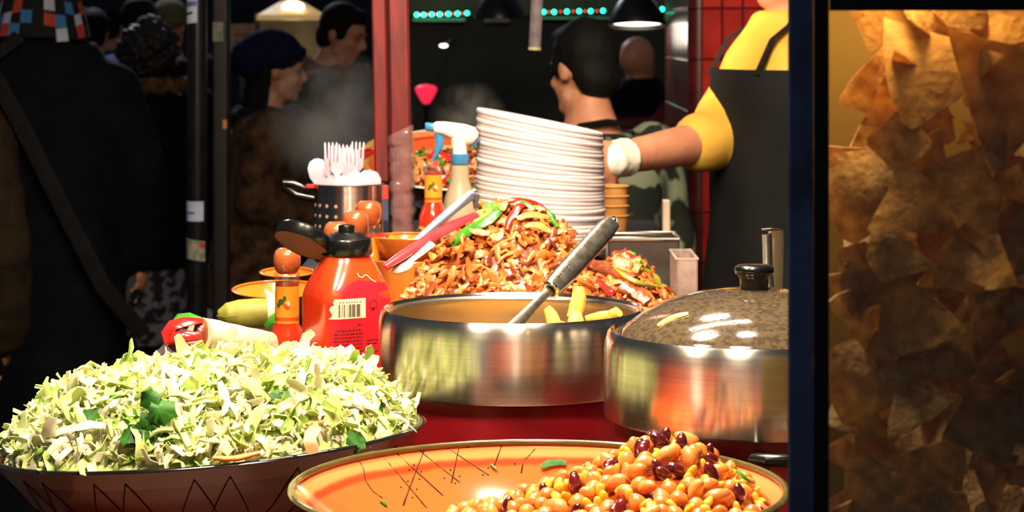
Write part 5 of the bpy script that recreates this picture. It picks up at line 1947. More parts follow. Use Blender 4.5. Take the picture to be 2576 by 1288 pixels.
# ------------------------------------------------------------------ tan cups under the gloved hand
m_cup = M('tan_paper_cup', (226, 160, 84), (210, 140, 66), rough=0.5, scale=12)
for k in range(4):
    t = thing('paper_cup', ['lowest', 'second', 'third', 'topmost'][k] + ' tan paper cup in the stack under the gloved hand', 'cup', (X(1541, 4.2), 4.2, 1.2 + .018 * k), (0, 0, 0))
    MB().lathe([(.0215, 0), (.029, .058), (.0285, .058), (.021, .002), (.0005, .0015)], 36, cap1=False).build('cup_wall', m_cup, t)
    rp = [(.0292 + .0016 * math.cos(2 * math.pi * q_ / 8), .058 + .0016 * math.sin(2 * math.pi * q_ / 8)) for q_ in range(9)]
    MB().lathe(rp, 36, cap0=False, cap1=False).build('cup_rim', m_cup, t, ang=180)

# ------------------------------------------------------------------ orange bowl of fried vegetables at the back
bb_c = Vector((X(1180, 4.45), 4.45, 1.350))
brot = (math.radians(12.5), 0, 0)
bi_ = [(0, -.085), (.09, -.078), (.15, -.05), (.195, -.02), (.225, 0)]
bo_ = [(0, -.11), (.08, -.11), (.085, -.1), (.15, -.06), (.205, -.02), (.2275, 0)]
m_white_rim = M('white_glaze_rim', (230, 222, 200), (200, 190, 170), rough=.2, coat=.5)
m_bstand = M('black_stand', (20, 18, 17), (14, 13, 12), rough=.5)
back_bowl = bowl('pottery_bowl', 'tilted orange pottery bowl of fried vegetables behind the red post', bb_c, .225, bi_, bo_, .11, brot, rim=m_white_rim, inmat=ring_mat('orange_glazed_bowl', ORANGE_STOPS, .225), outmat=m_dout, band=False)
t = thing('bowl_stand', 'black stand holding up the tilted orange bowl at the back', 'stand', (bb_c.x, 4.47, 1.2))
b = MB()
b.lathe([(.11, 0), (.112, .004), (.10, .012), (.082, .028), (.078, .030)], 32, cap1=True)
b.build('stand_ring', m_bstand, t, ang=30)
MB().box((0, .09, .026), (.1, .012, .05), bev=.003).build('back_prop', m_bstand, t, ang=0)
BMx = Matrix.LocRotScale(bb_c, Euler(brot), None)


def veg_h(x, y):
    r_ = math.hypot(x, y + .055)
    return -.058 + .084 * max(0, 1 - (r_ / .2) ** 2) + .012 * noise.noise(Vector((x * 18, y * 18, 9)))


rv = random.Random(14)
b = MB()
vs, fs = [], []
for j in range(25):
    for i in range(48):
        r_, a_ = .185 * j / 24, 2 * math.pi * i / 48
        x, y = r_ * math.cos(a_), r_ * math.sin(a_) - .02
        vs.append((x, y, veg_h(x, y) - .008))
for j in range(24):
    for i in range(48):
        k = (i + 1) % 48
        fs.append((j * 48 + i, (j + 1) * 48 + i, (j + 1) * 48 + k, j * 48 + k))
b.add(vs, fs, 0)
for q_ in range(500):
    a_, r_ = rv.uniform(0, 6.283), .185 * math.sqrt(rv.random())
    x, y = r_ * math.cos(a_), r_ * math.sin(a_) - .02
    p, n_ = on_heap(veg_h, x, y, rv.uniform(-.004, .002), rv, .6)
    pr = chs[rv.randrange(30)]
    m = LRS(p, align(n_, rv.uniform(0, 6.28)), rv.uniform(.9, 1.3))
    b.add([m @ v for v in pr.v], pr.f, rv.choice((0, 0, 1, 1, 2)))
b.xform(BMx)
tag(b.build('fried_vegetables', [m_meatdark, m_meat, m_onion], None, 70), 'dark fried vegetable mixture filling the tilted orange bowl', 'vegetables', kind='stuff')


def veg_strip(mat, k):
    r = random.Random(50 + k)
    curl = r.uniform(-1.6, 1.6)
    L = r.uniform(.028, .05)
    pts, p = [], Vector()
    for i in range(7):
        u = i / 6 - .5
        pts.append(p.copy())
        p += Vector((math.cos(curl * u), math.sin(curl * u) * .4, math.sin(curl * u))) * L / 6
    mid = sum(pts, Vector()) / 7
    return MB().loft([v - mid for v in pts], [.003, .0055, .006, .006, .006, .005, .003], .002, (0, 0, 1), 8)


VS = {k: [veg_strip(None, i + 7 * j).mesh('pepper_strip', m_, 60) for i in range(3)] for j, (k, m_) in enumerate((('red', m_pepred), ('green', m_pepgreen), ('onion', m_onion)))}
for q_ in range(84):
    a_, r_ = rv.uniform(0, 6.283), .17 * math.sqrt(rv.random())
    x, y = r_ * math.cos(a_), r_ * math.sin(a_) - .02
    kd = 'red' if (x < -.12 and rv.random() < .6) else rv.choice(('red', 'green', 'onion', 'onion'))
    p, n_ = on_heap(veg_h, x, y, rv.uniform(.002, .007), rv, .6)
    inst(VS[kd][q_ % 3], 'onion_strip' if kd == 'onion' else 'pepper_strip', BMx @ LRS(p, align(n_, rv.uniform(0, 6.28)), rv.uniform(.9, 1.3)),
         {'red': 'red pepper strip', 'green': 'green pepper strip', 'onion': 'fried onion strip'}[kd] + ' in the tilted orange bowl behind the red post', {'red': 'pepper strip', 'green': 'pepper strip', 'onion': 'onion'}[kd],
         {'red': 'red pepper strips', 'green': 'green pepper strips', 'onion': 'onion strips'}[kd] + ' in the back bowl')
veg_at = lambda px, py: P(px, py, 4.32)
for pts, mm, lb, nm in (([(893, 384), (908, 400), (903, 424)], m_pepred, 'red pepper strip hanging down left of the red post', 'pepper_strip'), ([(890, 386), (920, 384), (940, 380)], m_pepred, 'red pepper strip lying level left of the red post', 'pepper_strip'),
                        ([(918, 372), (936, 362), (950, 352)], m_onion, 'pale onion strip rising beside the red post', 'onion_strip'), ([(926, 430), (922, 410), (932, 398)], m_onion, 'curved onion strip left of the red post', 'onion_strip')):
    strip_px(nm, lb, 'pepper strip' if 'pepper' in nm else 'onion', pts, veg_at, .007, .0025, mm, lift=0)
# ------------------------------------------------------------------ people
m_skin = M('skin', (216, 150, 116), (200, 130, 98), rough=0.5, scale=18, sss=.08)
m_skin2 = M('skin_fair', (222, 160, 130), (205, 138, 108), rough=0.5, scale=18, sss=.08)
m_hairblk = M('black_hair', (12, 10, 9), (7, 6, 6), rough=0.75, spec=.2, scale=60, stretch=(1, 1, .3), bump=.5)
m_hairbrn = M('dark_brown_hair', (36, 24, 18), (20, 13, 10), rough=0.55, scale=50, bump=.6)
m_eye = M('dark_eye', (16, 12, 10), rough=.15)
m_lip = M('lip', (160, 84, 74), rough=.45)
m_coatnavy = M('navy_coat', (20, 21, 30), (13, 14, 20), rough=0.85, scale=14, spec=.12)
m_coatblk = M('black_coat', (14, 13, 14), (9, 9, 10), rough=0.8, scale=14, spec=.12)
m_coatgrey = M('charcoal_coat', (38, 38, 38), (24, 24, 24), rough=0.85, scale=40, spec=.12)
m_furcoat = M('brown_fur_coat', (112, 80, 56), (46, 33, 25), rough=0.95, scale=22, bump=.8, spec=.12, lo=.3, hi=.7)
m_fur = M('tan_fur_collar', (128, 92, 58), (70, 48, 30), rough=0.95, scale=35, bump=.8, spec=.12)
m_furw = M('pale_fur_trim', (190, 190, 205), (140, 140, 155), rough=0.95, scale=60, bump=.8, sheen=.4)
m_trs = M('dark_trousers', (24, 24, 28), (16, 16, 19), rough=.85, spec=.12)
m_beanie = M('navy_beanie', (22, 28, 66), (14, 18, 44), rough=.9, scale=70, stretch=(1, 1, .4), bump=.5, spec=.12)
m_beanie2 = M('olive_beanie', (104, 98, 66), (78, 74, 52), rough=.9, scale=50, bump=.5)
m_yellow = M('yellow_shirt', (226, 176, 66), (210, 156, 50), rough=.75, scale=9, bump=.1)
m_apron = M('black_apron', (25, 23, 23), (17, 15, 15), rough=.75, scale=8, spec=.2)
m_glove = M('white_glove', (246, 238, 222), (230, 218, 196), rough=.5, scale=24, bump=.2)
m_camo = M('camouflage_cloth', (118, 126, 104), (30, 36, 32), rough=.85, scale=15, lo=.47, hi=.52, detail=1.5, spec=.2)
m_redsh = M('dark_red_shirt', (120, 22, 32), (88, 14, 24), rough=.8)
m_strap = M('grey_bag_strap', (40, 37, 37), (32, 30, 30), rough=.8, spec=.1)
m_rust = M('rust_coat', (66, 26, 17), (44, 17, 12), rough=.9, scale=20, spec=.1)
m_brownc = M('brown_coat', (52, 40, 26), (38, 29, 19), rough=.9, scale=20, spec=.1)
m_blue = M('blue_jacket', (52, 66, 104), (34, 44, 74), rough=.85, scale=12)
m_speck = M('speckled_cloth', (150, 144, 156), (44, 38, 44), rough=.85, scale=28, lo=.44, hi=.54, detail=2)


TMP = bpy.data.scenes.new('workbench')      # scratch scene: fusing is quick there; removed at the end


def fuse(b, name, mat, parent, voxel, smooth=3, noise_amp=0, noise_scale=20):
    """overlapping closed shapes become ONE continuous surface"""
    me = b.mesh(name, mat, 180)
    o = bpy.data.objects.new(name, me)
    COL.objects.link(o)
    r = o.modifiers.new('fuse', 'REMESH')
    r.mode, r.voxel_size, r.use_smooth_shade = 'VOXEL', voxel, True
    s = o.modifiers.new('smooth', 'SMOOTH')
    s.factor, s.iterations = .5, smooth
    COL.objects.unlink(o)
    TMP.collection.objects.link(o)
    TMP.view_layers[0].update()
    dg = TMP.view_layers[0].depsgraph
    nm = bpy.data.meshes.new_from_object(o.evaluated_get(dg))
    TMP.collection.objects.unlink(o)
    COL.objects.link(o)
    o.modifiers.clear()
    o.data = nm
    bpy.data.meshes.remove(me)
    nm.name = name
    if noise_amp:
        for v in nm.vertices:
            v.co += v.normal * noise_amp * noise.noise(v.co * noise_scale)
    nm.polygons.foreach_set('use_smooth', [True] * len(nm.polygons))
    o.parent = parent
    return o


def limb(b, pts, rads, n=12):
    pts = [Vector(p) for p in pts]
    dense, rr_ = [], []
    for i in range(len(pts) - 1):
        for q in range(5):
            f = q / 5
            dense.append(pts[i].lerp(pts[i + 1], f))
            rr_.append(rads[i] + (rads[i + 1] - rads[i]) * f)
    dense.append(pts[-1])
    rr_.append(rads[-1])
    b.loft(dense, rr_, rr_, (0.1, -.95, .2), n)
    for p, r in zip(pts, rads):
        b.ell(p, r, nu=12, nv=8)


def rings(b, rs_, n=28):
    """torso: (z, rx, ry, cx, cy)"""
    vs, fs = [], []
    for (z, rx, ry, cx, cy) in rs_:
        for i in range(n):
            a = 2 * math.pi * i / n
            ca, sa = math.cos(a), math.sin(a)
            vs.append((cx + rx * math.copysign(abs(ca) ** .85, ca), cy + ry * math.copysign(abs(sa) ** .85, sa), z))
    for k in range(len(rs_) - 1):
        for i in range(n):
            j = (i + 1) % n
            fs.append((k * n + i, k * n + j, (k + 1) * n + j, (k + 1) * n + i))
    fs += [tuple(range(n - 1, -1, -1)), tuple((len(rs_) - 1) * n + i for i in range(n))]
    b.add(vs, fs)


def head_shapes(b, c, rm, k, female=False):
    """cranium, jaw, brow, nose, lips, ears; the face looks along local -y"""
    T = lambda p: c + rm @ (Vector(p) * k)
    b.ell(c + rm @ Vector((0, .012, .030)) * k, (.075 * k, .094 * k, .090 * k), rot=rm, nu=24, nv=16)
    b.ell(T((0, -.028, -.038)), (.058 * k, .062 * k, .074 * k), rot=rm, nu=20, nv=14)
    b.ell(T((0, -.062, -.092)), (.026 * k, .024 * k, .022 * k), rot=rm)
    b.ell(T((0, -.074, .030)), (.050 * k, .018 * k, .012 * k), rot=rm)
    for s in (-1, 1):
        b.ell(T((s * .036, -.062, -.022)), (.022 * k, .022 * k, .02 * k), rot=rm)
        b.ell(T((s * .074, .016, -.008)), (.009 * k, .019 * k, .031 * k), rot=rm)
        b.loft([T((s * .05, 0, -.06)), T((s * .035, -.05, -.09)), T((0, -.066, -.1))], [.02 * k, .018 * k, .014 * k], [.02 * k, .018 * k, .014 * k], (0, 0, 1), 8)
    b.loft([T((0, -.082, .022)), T((0, -.096, .002)), T((0, -.108, -.018)), T((0, -.100, -.030))], [.008 * k, .010 * k, .0145 * k, .012 * k], [.008 * k, .011 * k, .012 * k, .007 * k], (0, -1, 0), 10)
    b.ell(T((0, -.086, -.052)), (.022 * k, .010 * k, .0065 * k), rot=rm)
    b.ell(T((0, -.083, -.064)), (.019 * k, .010 * k, .0065 * k), rot=rm)
    b.loft([T((0, .012, -.075)), T((0, .022, -.12)), T((0, .03, -.165))], [.05 * k, .052 * k, .06 * k], [.052 * k, .053 * k, .058 * k], (0, -1, 0), 16)


def hand_shapes(b, wrist, d, palm_n, k, thumb, curl=.5):
    """palm, four unequal bent fingers, thumb from the side of the palm"""
    d, palm_n = Vector(d).normalized(), Vector(palm_n).normalized()
    s = d.cross(palm_n).normalized() * thumb
    w = Vector(wrist)
    b.loft([w, w + d * .03 * k, w + d * .075 * k, w + d * .092 * k], [.026 * k, .038 * k, .042 * k, .038 * k], [.02 * k, .017 * k, .014 * k, .011 * k], palm_n, 12, power=.8)
    for i, (off, L) in enumerate(((.030, .070), (.010, .080), (-.010, .074), (-.029, .058))):
        p = w + d * .085 * k + s * off * k
        pts, dd = [p - d * .012 * k], d.copy()
        for q, f in enumerate((.42, .33, .25)):
            dd = (dd + palm_n * curl * (.35 + .25 * q)).normalized()
            pts.append(pts[-1] + dd * L * f * k * (1.1 if q else 1.2))
        b.loft(pts, [.0092 * k, .0088 * k, .008 * k, .0062 * k], [.0092 * k, .0085 * k, .0078 * k, .006 * k], palm_n, 8)
    p = w + d * .025 * k + s * .030 * k
    q1 = p + (d * .6 + s * .8).normalized() * .035 * k
    q2 = q1 + (d * .9 + s * .35 + palm_n * .35).normalized() * .03 * k
    b.loft([p, q1, q2, q2 + (d + palm_n * .4).normalized() * .02 * k], [.013 * k, .011 * k, .0095 * k, .007 * k], [.013 * k, .011 * k, .009 * k, .006 * k], palm_n, 8)


def person(label, x, y, H, yaw, coat, hair=None, skin=None, arms=None, hem=.55, bulk=.035, head_yaw=0, head_pitch=0, head_roll=0, fine=False, legs=None, group=None, collar=None, lean=(0, 0), drop=.03):
    """a standing figure; local -y is where it faces; returns (root, head centre, head rotation, k)"""
    k = H / 1.75
    t = thing('person', label, 'person', (x, y, 0), (0, 0, yaw), group)
    skin = skin or m_skin
    lx, ly = lean
    L = lambda p: Vector((p[0] * k + lx * max(0, p[2] - .9), p[1] * k + ly * max(0, p[2] - .9), p[2] * k))
    hc = L((0, -.02, 1.632))
    hr = Euler((head_pitch, head_roll, head_yaw), 'ZYX').to_matrix() if False else (Matrix.Rotation(head_yaw, 3, 'Z') @ Matrix.Rotation(head_roll, 3, 'Y') @ Matrix.Rotation(head_pitch, 3, 'X'))
    arms = arms or {}
    A = {}
    for s in (-1, 1):
        e, w_ = arms.get(s, ((s * .255, .04, 1.14), (s * .25, -.07, .90)))
        A[s] = (L((s * .185 * (1 - drop), .005, 1.425 - drop)), L(e), L(w_))
    b = MB()
    head_shapes(b, hc, hr, k)
    tor = [(.86, .15, .105, 0, .0), (.95, .165, .115, 0, .0), (1.08, .145, .10, 0, 0), (1.22, .16, .11, 0, 0), (1.36 - drop * .8, .185, .112, 0, 0), (1.43 - drop * .8, .15, .085, 0, .005), (1.49, .066, .06, 0, .008), (1.54, .055, .055, 0, .004)]
    rings(b, [(z * k, rx * k, ry * k, cx * k + lx * max(0, z - .9), cy * k + ly * max(0, z - .9)) for z, rx, ry, cx, cy in tor])
    for s in (-1, 1):
        limb(b, [L((s * .09, 0, .90)), L((s * .10, -.01, .50)), L((s * .10, .025, .09))], [.085 * k, .056 * k, .038 * k])
        limb(b, [L((s * .10, .04, .05)), L((s * .105, -.06, .045)), L((s * .115, -.15, .03))], [.036 * k, .038 * k, .028 * k])
        limb(b, list(A[s]), [.052 * k, .042 * k, .029 * k])
        dd = (A[s][2] - A[s][1]).normalized()
        hand_shapes(b, A[s][2], dd, (-s, -.2, 0), k, s if dd.z < 0 else -s)
    fuse(b, 'body', skin, t, .009 if fine else .02, 2)
    # clothes over the body
    if coat is not None:
        b = MB()
        u = bulk
        zs = [hem] + [z for z in (.86, 1.08, 1.22, 1.36, 1.42, 1.475) if z > hem + .05]
        rr2 = []
        for z in zs:
            dz_ = drop * .8 if 1.3 < z < 1.45 else 0
            tt = {.86: (.165, .125), 1.08: (.155, .115), 1.22: (.165, .118), 1.36: (.185, .118), 1.42: (.155, .1), 1.475: (.085, .08)}.get(z, (.19, .15))
            rr2.append(((z - dz_) * k, (tt[0] + u) * k, (tt[1] + u) * k, lx * max(0, z - .9), ly * max(0, z - .9)))
        rings(b, rr2, 32)
        for s in (-1, 1):
            a0, a1, a2 = A[s]
            limb(b, [a0, a1, a1.lerp(a2, .93)], [(.062 + u * .8) * k, (.052 + u * .6) * k, (.042 + u * .4) * k])
        fuse(b, 'coat', coat, t, .02, 3, .004 + bulk * .06, 14)
    b = MB()
    for s in (-1, 1):
        limb(b, [L((s * .088, 0, .93)), L((s * .10, -.01, .50)), L((s * .10, .025, .11))], [.098 * k, .072 * k, .056 * k])
    fuse(b, 'trousers', legs or m_trs, t, .026, 2)
    for s in (-1, 1):
        b = MB()
        b.loft([L((s * .10, .075, .045)), L((s * .10, .02, .055)), L((s * .107, -.07, .05)), L((s * .116, -.16, .035)), L((s * .118, -.19, .025))], [.036 * k, .045 * k, .05 * k, .046 * k, .02 * k], [.045 * k, .054 * k, .046 * k, .034 * k, .02 * k], (0, 0, 1), 14, power=.8)
        b.build('shoe', m_blackpl, t)
    if hair:
        hm, style = hair
        b = MB()
        T = lambda p: hc + hr @ (Vector(p) * k)
        amp = {'short': .0022, 'curly': .014, 'fuzz': .001, 'long': .006}[style]
        if style == 'short':
            b.ell(T((0, .024, .040)), (.083 * k, .094 * k, .092 * k), rot=hr, nu=28, nv=18)
            b.ell(T((0, .060, -.025)), (.066 * k, .052 * k, .062 * k), rot=hr)
            b.ell(T((0, -.030, .088)), (.060 * k, .050 * k, .036 * k), rot=hr)
            for s in (-1, 1):
                b.ell(T((s * .071, -.012, .012)), (.012 * k, .022 * k, .034 * k), rot=hr)
        elif style == 'curly':
            rc_ = random.Random(int(x * 100) + 5)
            b.ell(T((0, .035, .03)), (.115 * k, .115 * k, .125 * k), rot=hr, nu=24, nv=16)
            b.ell(T((0, .06, -.06)), (.10 * k, .08 * k, .08 * k), rot=hr)
            for q in range(90):
                v = Vector((rc_.gauss(0, 1), rc_.gauss(.35, 1), rc_.gauss(0, 1))).normalized()
                if v.y < -.35:
                    continue
                b.ell(T((v.x * .115, .035 + v.y * .115, .01 + v.z * .13)), rc_.uniform(.018, .03) * k, nu=8, nv=6)
        elif style == 'long':
            b.ell(T((0, .024, .034)), (.084 * k, .098 * k, .095 * k), rot=hr, nu=24, nv=16)
            b.loft([T((0, .07, .03)), T((0, .075, -.08)), T((0, .065, -.2))], [.075 * k, .085 * k, .07 * k], [.04 * k, .04 * k, .03 * k], (0, 1, 0), 16)
            for s in (-1, 1):
                b.loft([T((s * .07, .0, .05)), T((s * .078, .01, -.04)), T((s * .07, .01, -.16))], [.03 * k, .032 * k, .02 * k], [.018 * k] * 3, (1, 0, 0), 10)
        fuse(b, 'hair', hm, t, .009, 2, amp, 55)
    if fine:
        T = lambda p: hc + hr @ (Vector(p) * k)
        for s in (-1, 1):
            MB().ell(T((s * .032, -.0795, .0085)), (.0115 * k, .006 * k, .0058 * k), rot=hr).build('eye', m_eye, t, ang=180)
            MB().loft([T((s * .016, -.0925, .030)), T((s * .034, -.0925, .036)), T((s * .052, -.080, .030))], [.002, .0035, .0015], [.002] * 3, (0, -1, 0), 8).build('eyebrow', m_hairblk, t)
        MB().loft([T((-.021, -.0905, -.057)), T((0, -.0975, -.0575)), T((.021, -.0905, -.057))], [.002, .0055, .002], [.001, .002, .001], (0, -1, 0), 8).build('lips', m_lip, t)
    if collar:
        cm, kind = collar
        b = MB()
        n_ = 26
        for q in range(n_):
            a = 2 * math.pi * q / n_
            rr_, zz_ = (.140, 1.485) if kind == 'fur' else (.13, 1.49)
            b.ell(L((rr_ * math.cos(a), .012 + (rr_ + (.02 if math.sin(a) > 0 else 0)) * math.sin(a), zz_ + (.02 if math.sin(a) > 0 else -.01) + .006 * math.sin(q * 3))), (.032 * k, .032 * k, .036 * k), nu=10, nv=8)
        fuse(b, 'fur_collar' if 'fur' in cm.name else 'collar', cm, t, .011, 2, .007, 60)
    return t, hc, hr, k, L


PI = math.pi
# --- large back view at the left edge
D = 6.4
t, hc, hr, k, L = person('large person seen from behind in a dark navy coat, checked scarf and grey shoulder strap', X(108, D), D, 1.86, PI, m_coatnavy, (m_hairblk, 'short'), hem=.10, bulk=.05, drop=.10)
b = MB()
b.loft([L((.03, .15, 1.49)), L((.10, .205, 1.42)), L((.0, .23, 1.25)), L((-.10, .235, 1.05)), L((-.20, .22, .85)), L((-.29, .14, .72))], [.024] * 6, [.005] * 6, [Vector((0, 1, .6)), Vector((0, 1, .3)), Vector((0, 1, 0)), Vector((0, 1, 0)), Vector((0, 1, 0)), Vector((-.6, 1, 0))], 10)
b.build('bag_strap', m_strap, t)
# scarf of coloured squares, each a patch of its own
SC = {'k': M('scarf_black', (16, 15, 17), rough=.9), 'w': M('scarf_white', (200, 204, 226), rough=.9), 'b': M('scarf_blue', (62, 130, 190), rough=.9), 'r': M('scarf_red', (200, 70, 48), rough=.9)}
pat = ['kbrkwbkrkwkk', 'bkwbkrkwkbrk', 'krkkwkrkbkwk']
sc_ = MB().loft([L((0, .02, 1.475)), L((0, .015, 1.53)), L((0, .01, 1.585))], [.128, .118, .104], [.135, .122, .105], (0, 1, 0), 32).build('scarf', SC['k'], t)
for r_ in range(3):
    for c_ in range(24):
        ch = pat[r_][c_ % 12]
        if ch == 'k':
            continue
        a0, a1 = 2 * PI * c_ / 24, 2 * PI * (c_ + 1) / 24
        z0, z1 = 1.482 + .034 * r_, 1.482 + .034 * (r_ + 1)
        f = lambda a, z: L(((.129 - .23 * (z - 1.475)) * math.sin(a), .018 + (.136 - .26 * (z - 1.475)) * math.cos(a), z + .008 * math.sin(a * 3 + r_)))
        MB().add([f(a0, z0), f(a1, z0), f(a1, z1), f(a0, z1)], [(0, 1, 2, 3), (3, 2, 1, 0)]).build('scarf_square', SC[ch], sc_, ang=0)
# --- slivers at the left edge of the frame
person('person in a rust brown coat at the left edge, behind the navy coat', X(-70, 7.6), 7.6, 1.70, PI * .9, m_rust, (m_hairbrn, 'long'), hem=.5, bulk=.05)
person('person in a dull brown coat showing as a sliver at the very left edge', X(-255, 5.5), 5.5, 1.66, PI, m_brownc, (m_hairbrn, 'short'), hem=.12, bulk=.07)
# --- curly woman with a fur collar, black coat, speckled skirt
D = 8.9
t, hc, hr, k, L = person('person with big dark curly hair, tan fur collar and long black coat seen from behind', X(388, D), D, 1.61, PI * 1.12, m_coatblk, (m_hairbrn, 'curly'), hem=.74, bulk=.06, head_yaw=-.75, head_pitch=.2, collar=(m_fur, 'fur'))
b = MB()
rings(b, [(.42 * k, .20 * k, .17 * k, 0, 0), (.6 * k, .19 * k, .16 * k, 0, 0), (.8 * k, .18 * k, .14 * k, 0, 0)], 28)
b.build('speckled_skirt', m_speck, t, ang=60)
# --- farther heads
t, hc, hr, k, L = person('person in dark clothes with a pale fur-edged hood down the back', X(235, 11.5), 11.5, 1.70, PI * 1.05, m_coatblk, (m_hairblk, 'short'), hem=.6, bulk=.05)
b = MB()
rim_ = [(-.17, .10, 1.44), (-.13, .17, 1.405), (0, .21, 1.405), (.13, .18, 1.42), (.19, .10, 1.46), (.13, .02, 1.52), (.10, -.02, 1.55)]
b.loft([L(p) for p in rim_], .022, .022, (0, 0, 1), 10)
fuse(b, 'fur_trim', m_furw, t, .011, 1, .006, 60)
b = MB().ell(L((0, .13, 1.455)), (.14, .085, .045), nu=20, nv=12)
b.build('hood', m_coatgrey, t, ang=180)
person('dark-haired person in black farther off between the hood and the curly hair', X(350, 10.0), 10.0, 1.735, PI, m_coatblk, (m_hairblk, 'short'), hem=.5, bulk=.05)
t, hc, hr, k, L = person('person in an olive knitted hat behind the curly hair', X(425, 11.2), 11.2, 1.74, PI * .95, m_coatgrey, None, hem=.5, bulk=.05)
b = MB()
b.ell(hc + hr @ Vector((0, .012, .045)), (.088, .104, .092), rot=hr, nu=24, nv=16)
b.loft([hc + hr @ Vector((.09 * math.cos(a), .012 + .106 * math.sin(a), .02)) for a in [q * PI / 12 for q in range(25)]], .010, .018, (0, 0, 1), 8)
b.build('knitted_hat', m_beanie2, t, ang=180)
person('pale-faced person with black hair facing the camera at the far left', X(205, 13), 13, 1.72, .15, m_blue, (m_hairblk, 'short'), skin=m_skin2, hem=.6, bulk=.04, fine=True)
person('far person in a blue jacket between the crowd heads', X(285, 15), 15, 1.74, PI * .9, m_blue, (m_hairblk, 'short'), hem=.6, bulk=.04)

# --- woman in a navy beanie, facing right
D = 7.9
t, hc, hr, k, L = person('person in a navy slouch beanie and brown fur coat facing right', X(636, D), D, 1.56, PI / 2 + .12, m_furcoat, None, skin=m_skin2, hem=.72, bulk=.05, head_pitch=.12, fine=True, lean=(0, -.10),
                         arms={1: ((.22, -.02, 1.16), (.17, -.26, 1.10)), -1: ((-.23, .02, 1.14), (-.18, -.22, 1.06))})
b = MB()
b.ell(hc + hr @ Vector((0, .034, .060)), (.092, .110, .088), rot=hr, nu=30, nv=18)
b.ell(hc + hr @ Vector((0, .088, .040)), (.088, .086, .080), rot=hr, nu=24, nv=14)
b.loft([hc + hr @ Vector((.086 * math.cos(a), .020 + .098 * math.sin(a), .046 - .032 * math.sin(a))) for a in [q * PI / 14 for q in range(29)]], .010, .020, (0, 0, 1), 8)
fuse(b, 'beanie', m_beanie, t, .008, 2, .003, 40)
b = MB()
b.loft([hc + hr @ Vector((0, .07, -.03)), hc + hr @ Vector((0, .08, -.11)), hc + hr @ Vector((0, .07, -.2))], [.08, .085, .07], [.04, .045, .03], (0, 1, 0), 14)
for s in (-1, 1):
    b.loft([hc + hr @ Vector((s * .068, .045, .02)), hc + hr @ Vector((s * .07, .05, -.08)), hc + hr @ Vector((s * .06, .045, -.17))], [.022, .026, .022], [.016] * 3, (1, 0, 0), 10)
fuse(b, 'hair', m_hairblk, t, .010, 2, .005, 50)
b = MB()
for q in range(20):
    a = 2 * PI * q / 20
    b.ell(L((.10 * math.cos(a), .0 + .115 * math.sin(a), 1.455 + .008 * math.sin(q * 2))), .038, nu=10, nv=8)
fuse(b, 'scarf', m_coatgrey, t, .012, 2, .006, 40)
# --- man looking down, dark hair, fur collar
D = 9.1
t, hc, hr, k, L = person('person with short dark hair and a fur-collared dark jacket looking down to the right', X(808, D), D, 1.695, PI / 2 - .28, m_coatgrey, (m_hairblk, 'short'), skin=m_skin2, hem=.7, bulk=.05, head_pitch=.38, fine=True, lean=(0, -.1),
                         collar=(m_fur, 'fur'), arms={1: ((.25, -.02, 1.14), (.15, -.27, 1.08)), -1: ((-.28, .19, 1.10), (-.22, -.08, 1.02))})
# --- young cook in camouflage, head turned away to the left
D = 5.3
t, hc, hr, k, L = person('cook with short black hair in a camouflage top, head turned away to the left', X(1500, D), D, 1.615, PI + .5, m_camo, (m_hairblk, 'short'), skin=m_skin, hem=.75, bulk=.02, drop=.0, head_yaw=.1, head_pitch=.2, fine=True,
                         arms={1: ((.26, -.04, 1.13), (.18, -.26, 1.02)), -1: ((-.26, -.02, 1.12), (-.18, -.26, 1.02))}, lean=(0, -.06))
b = MB()
b.loft([L((.10, .07, 1.46)), L((.075, .085, 1.495)), L((.0, .098, 1.505)), L((-.075, .085, 1.495)), L((-.11, .04, 1.46)), L((-.10, -.06, 1.40))], [.007] * 6, [.004] * 6, [Vector((.5, 1, .6))] * 6, 8)
b.build('neck_strap', m_coatblk, t)
# --- bald man farther back
D = 9.0
t, hc, hr, k, L = person('bald person in a black neck scarf and dark red shirt behind the dark-haired cook', X(1600, D), D, 1.575, PI * .82, m_redsh, None, skin=m_skin, hem=.7, bulk=.03)
b = MB()
rings(b, [(1.40 * k, .155, .135, 0, 0), (1.47 * k, .135, .12, 0, .0), (1.53 * k, .105, .1, 0, 0), (1.565 * k, .088, .09, 0, -.01)], 28)
fuse(b, 'black_scarf', m_coatblk, t, .013, 3, .006, 25)
# --- cook in the yellow shirt and black apron, reaching left
D = 4.55
cx0, yaw = X(2000, D), math.radians(-72)
H = 1.91
k = H / 1.75
inv = Matrix.Translation((cx0, D, 0)) @ Matrix.Rotation(yaw, 4, 'Z')
iw = inv.inverted()
elb = iw @ P(1795, 352, 4.50)
wri = iw @ P(1560, 398, 4.30)
t, hc, hr, k, L = person('cook in a yellow shirt and black apron reaching left with a gloved hand', cx0, D, H, yaw, None, (m_hairbrn, 'short'), skin=m_skin, head_pitch=.3,
                         arms={-1: (elb / k, wri / k), 1: ((.27, .07, 1.13), (.26, .02, .88))}, fine=True)
# shirt
b = MB()
rings(b, [(z * k, rx * k, ry * k, 0, 0) for z, rx, ry in ((.86, .185, .14), (.98, .185, .145), (1.12, .17, .13), (1.25, .18, .13), (1.36, .20, .132), (1.42, .17, .112), (1.475, .088, .085), (1.50, .074, .072))], 32)
sh = L((-.15, .005, 1.39))
limb(b, [sh, sh.lerp(elb, .5), elb, elb.lerp(wri, .16)], [.078, .070, .062, .060], 16)
sh2 = L((.185, .005, 1.425))
limb(b, [sh2, L((.27, .06, 1.14)), L((.27, .06, 1.10))], [.072, .058, .056], 16)
fuse(b, 'shirt', m_yellow, t, .011, 3, .004, 16)
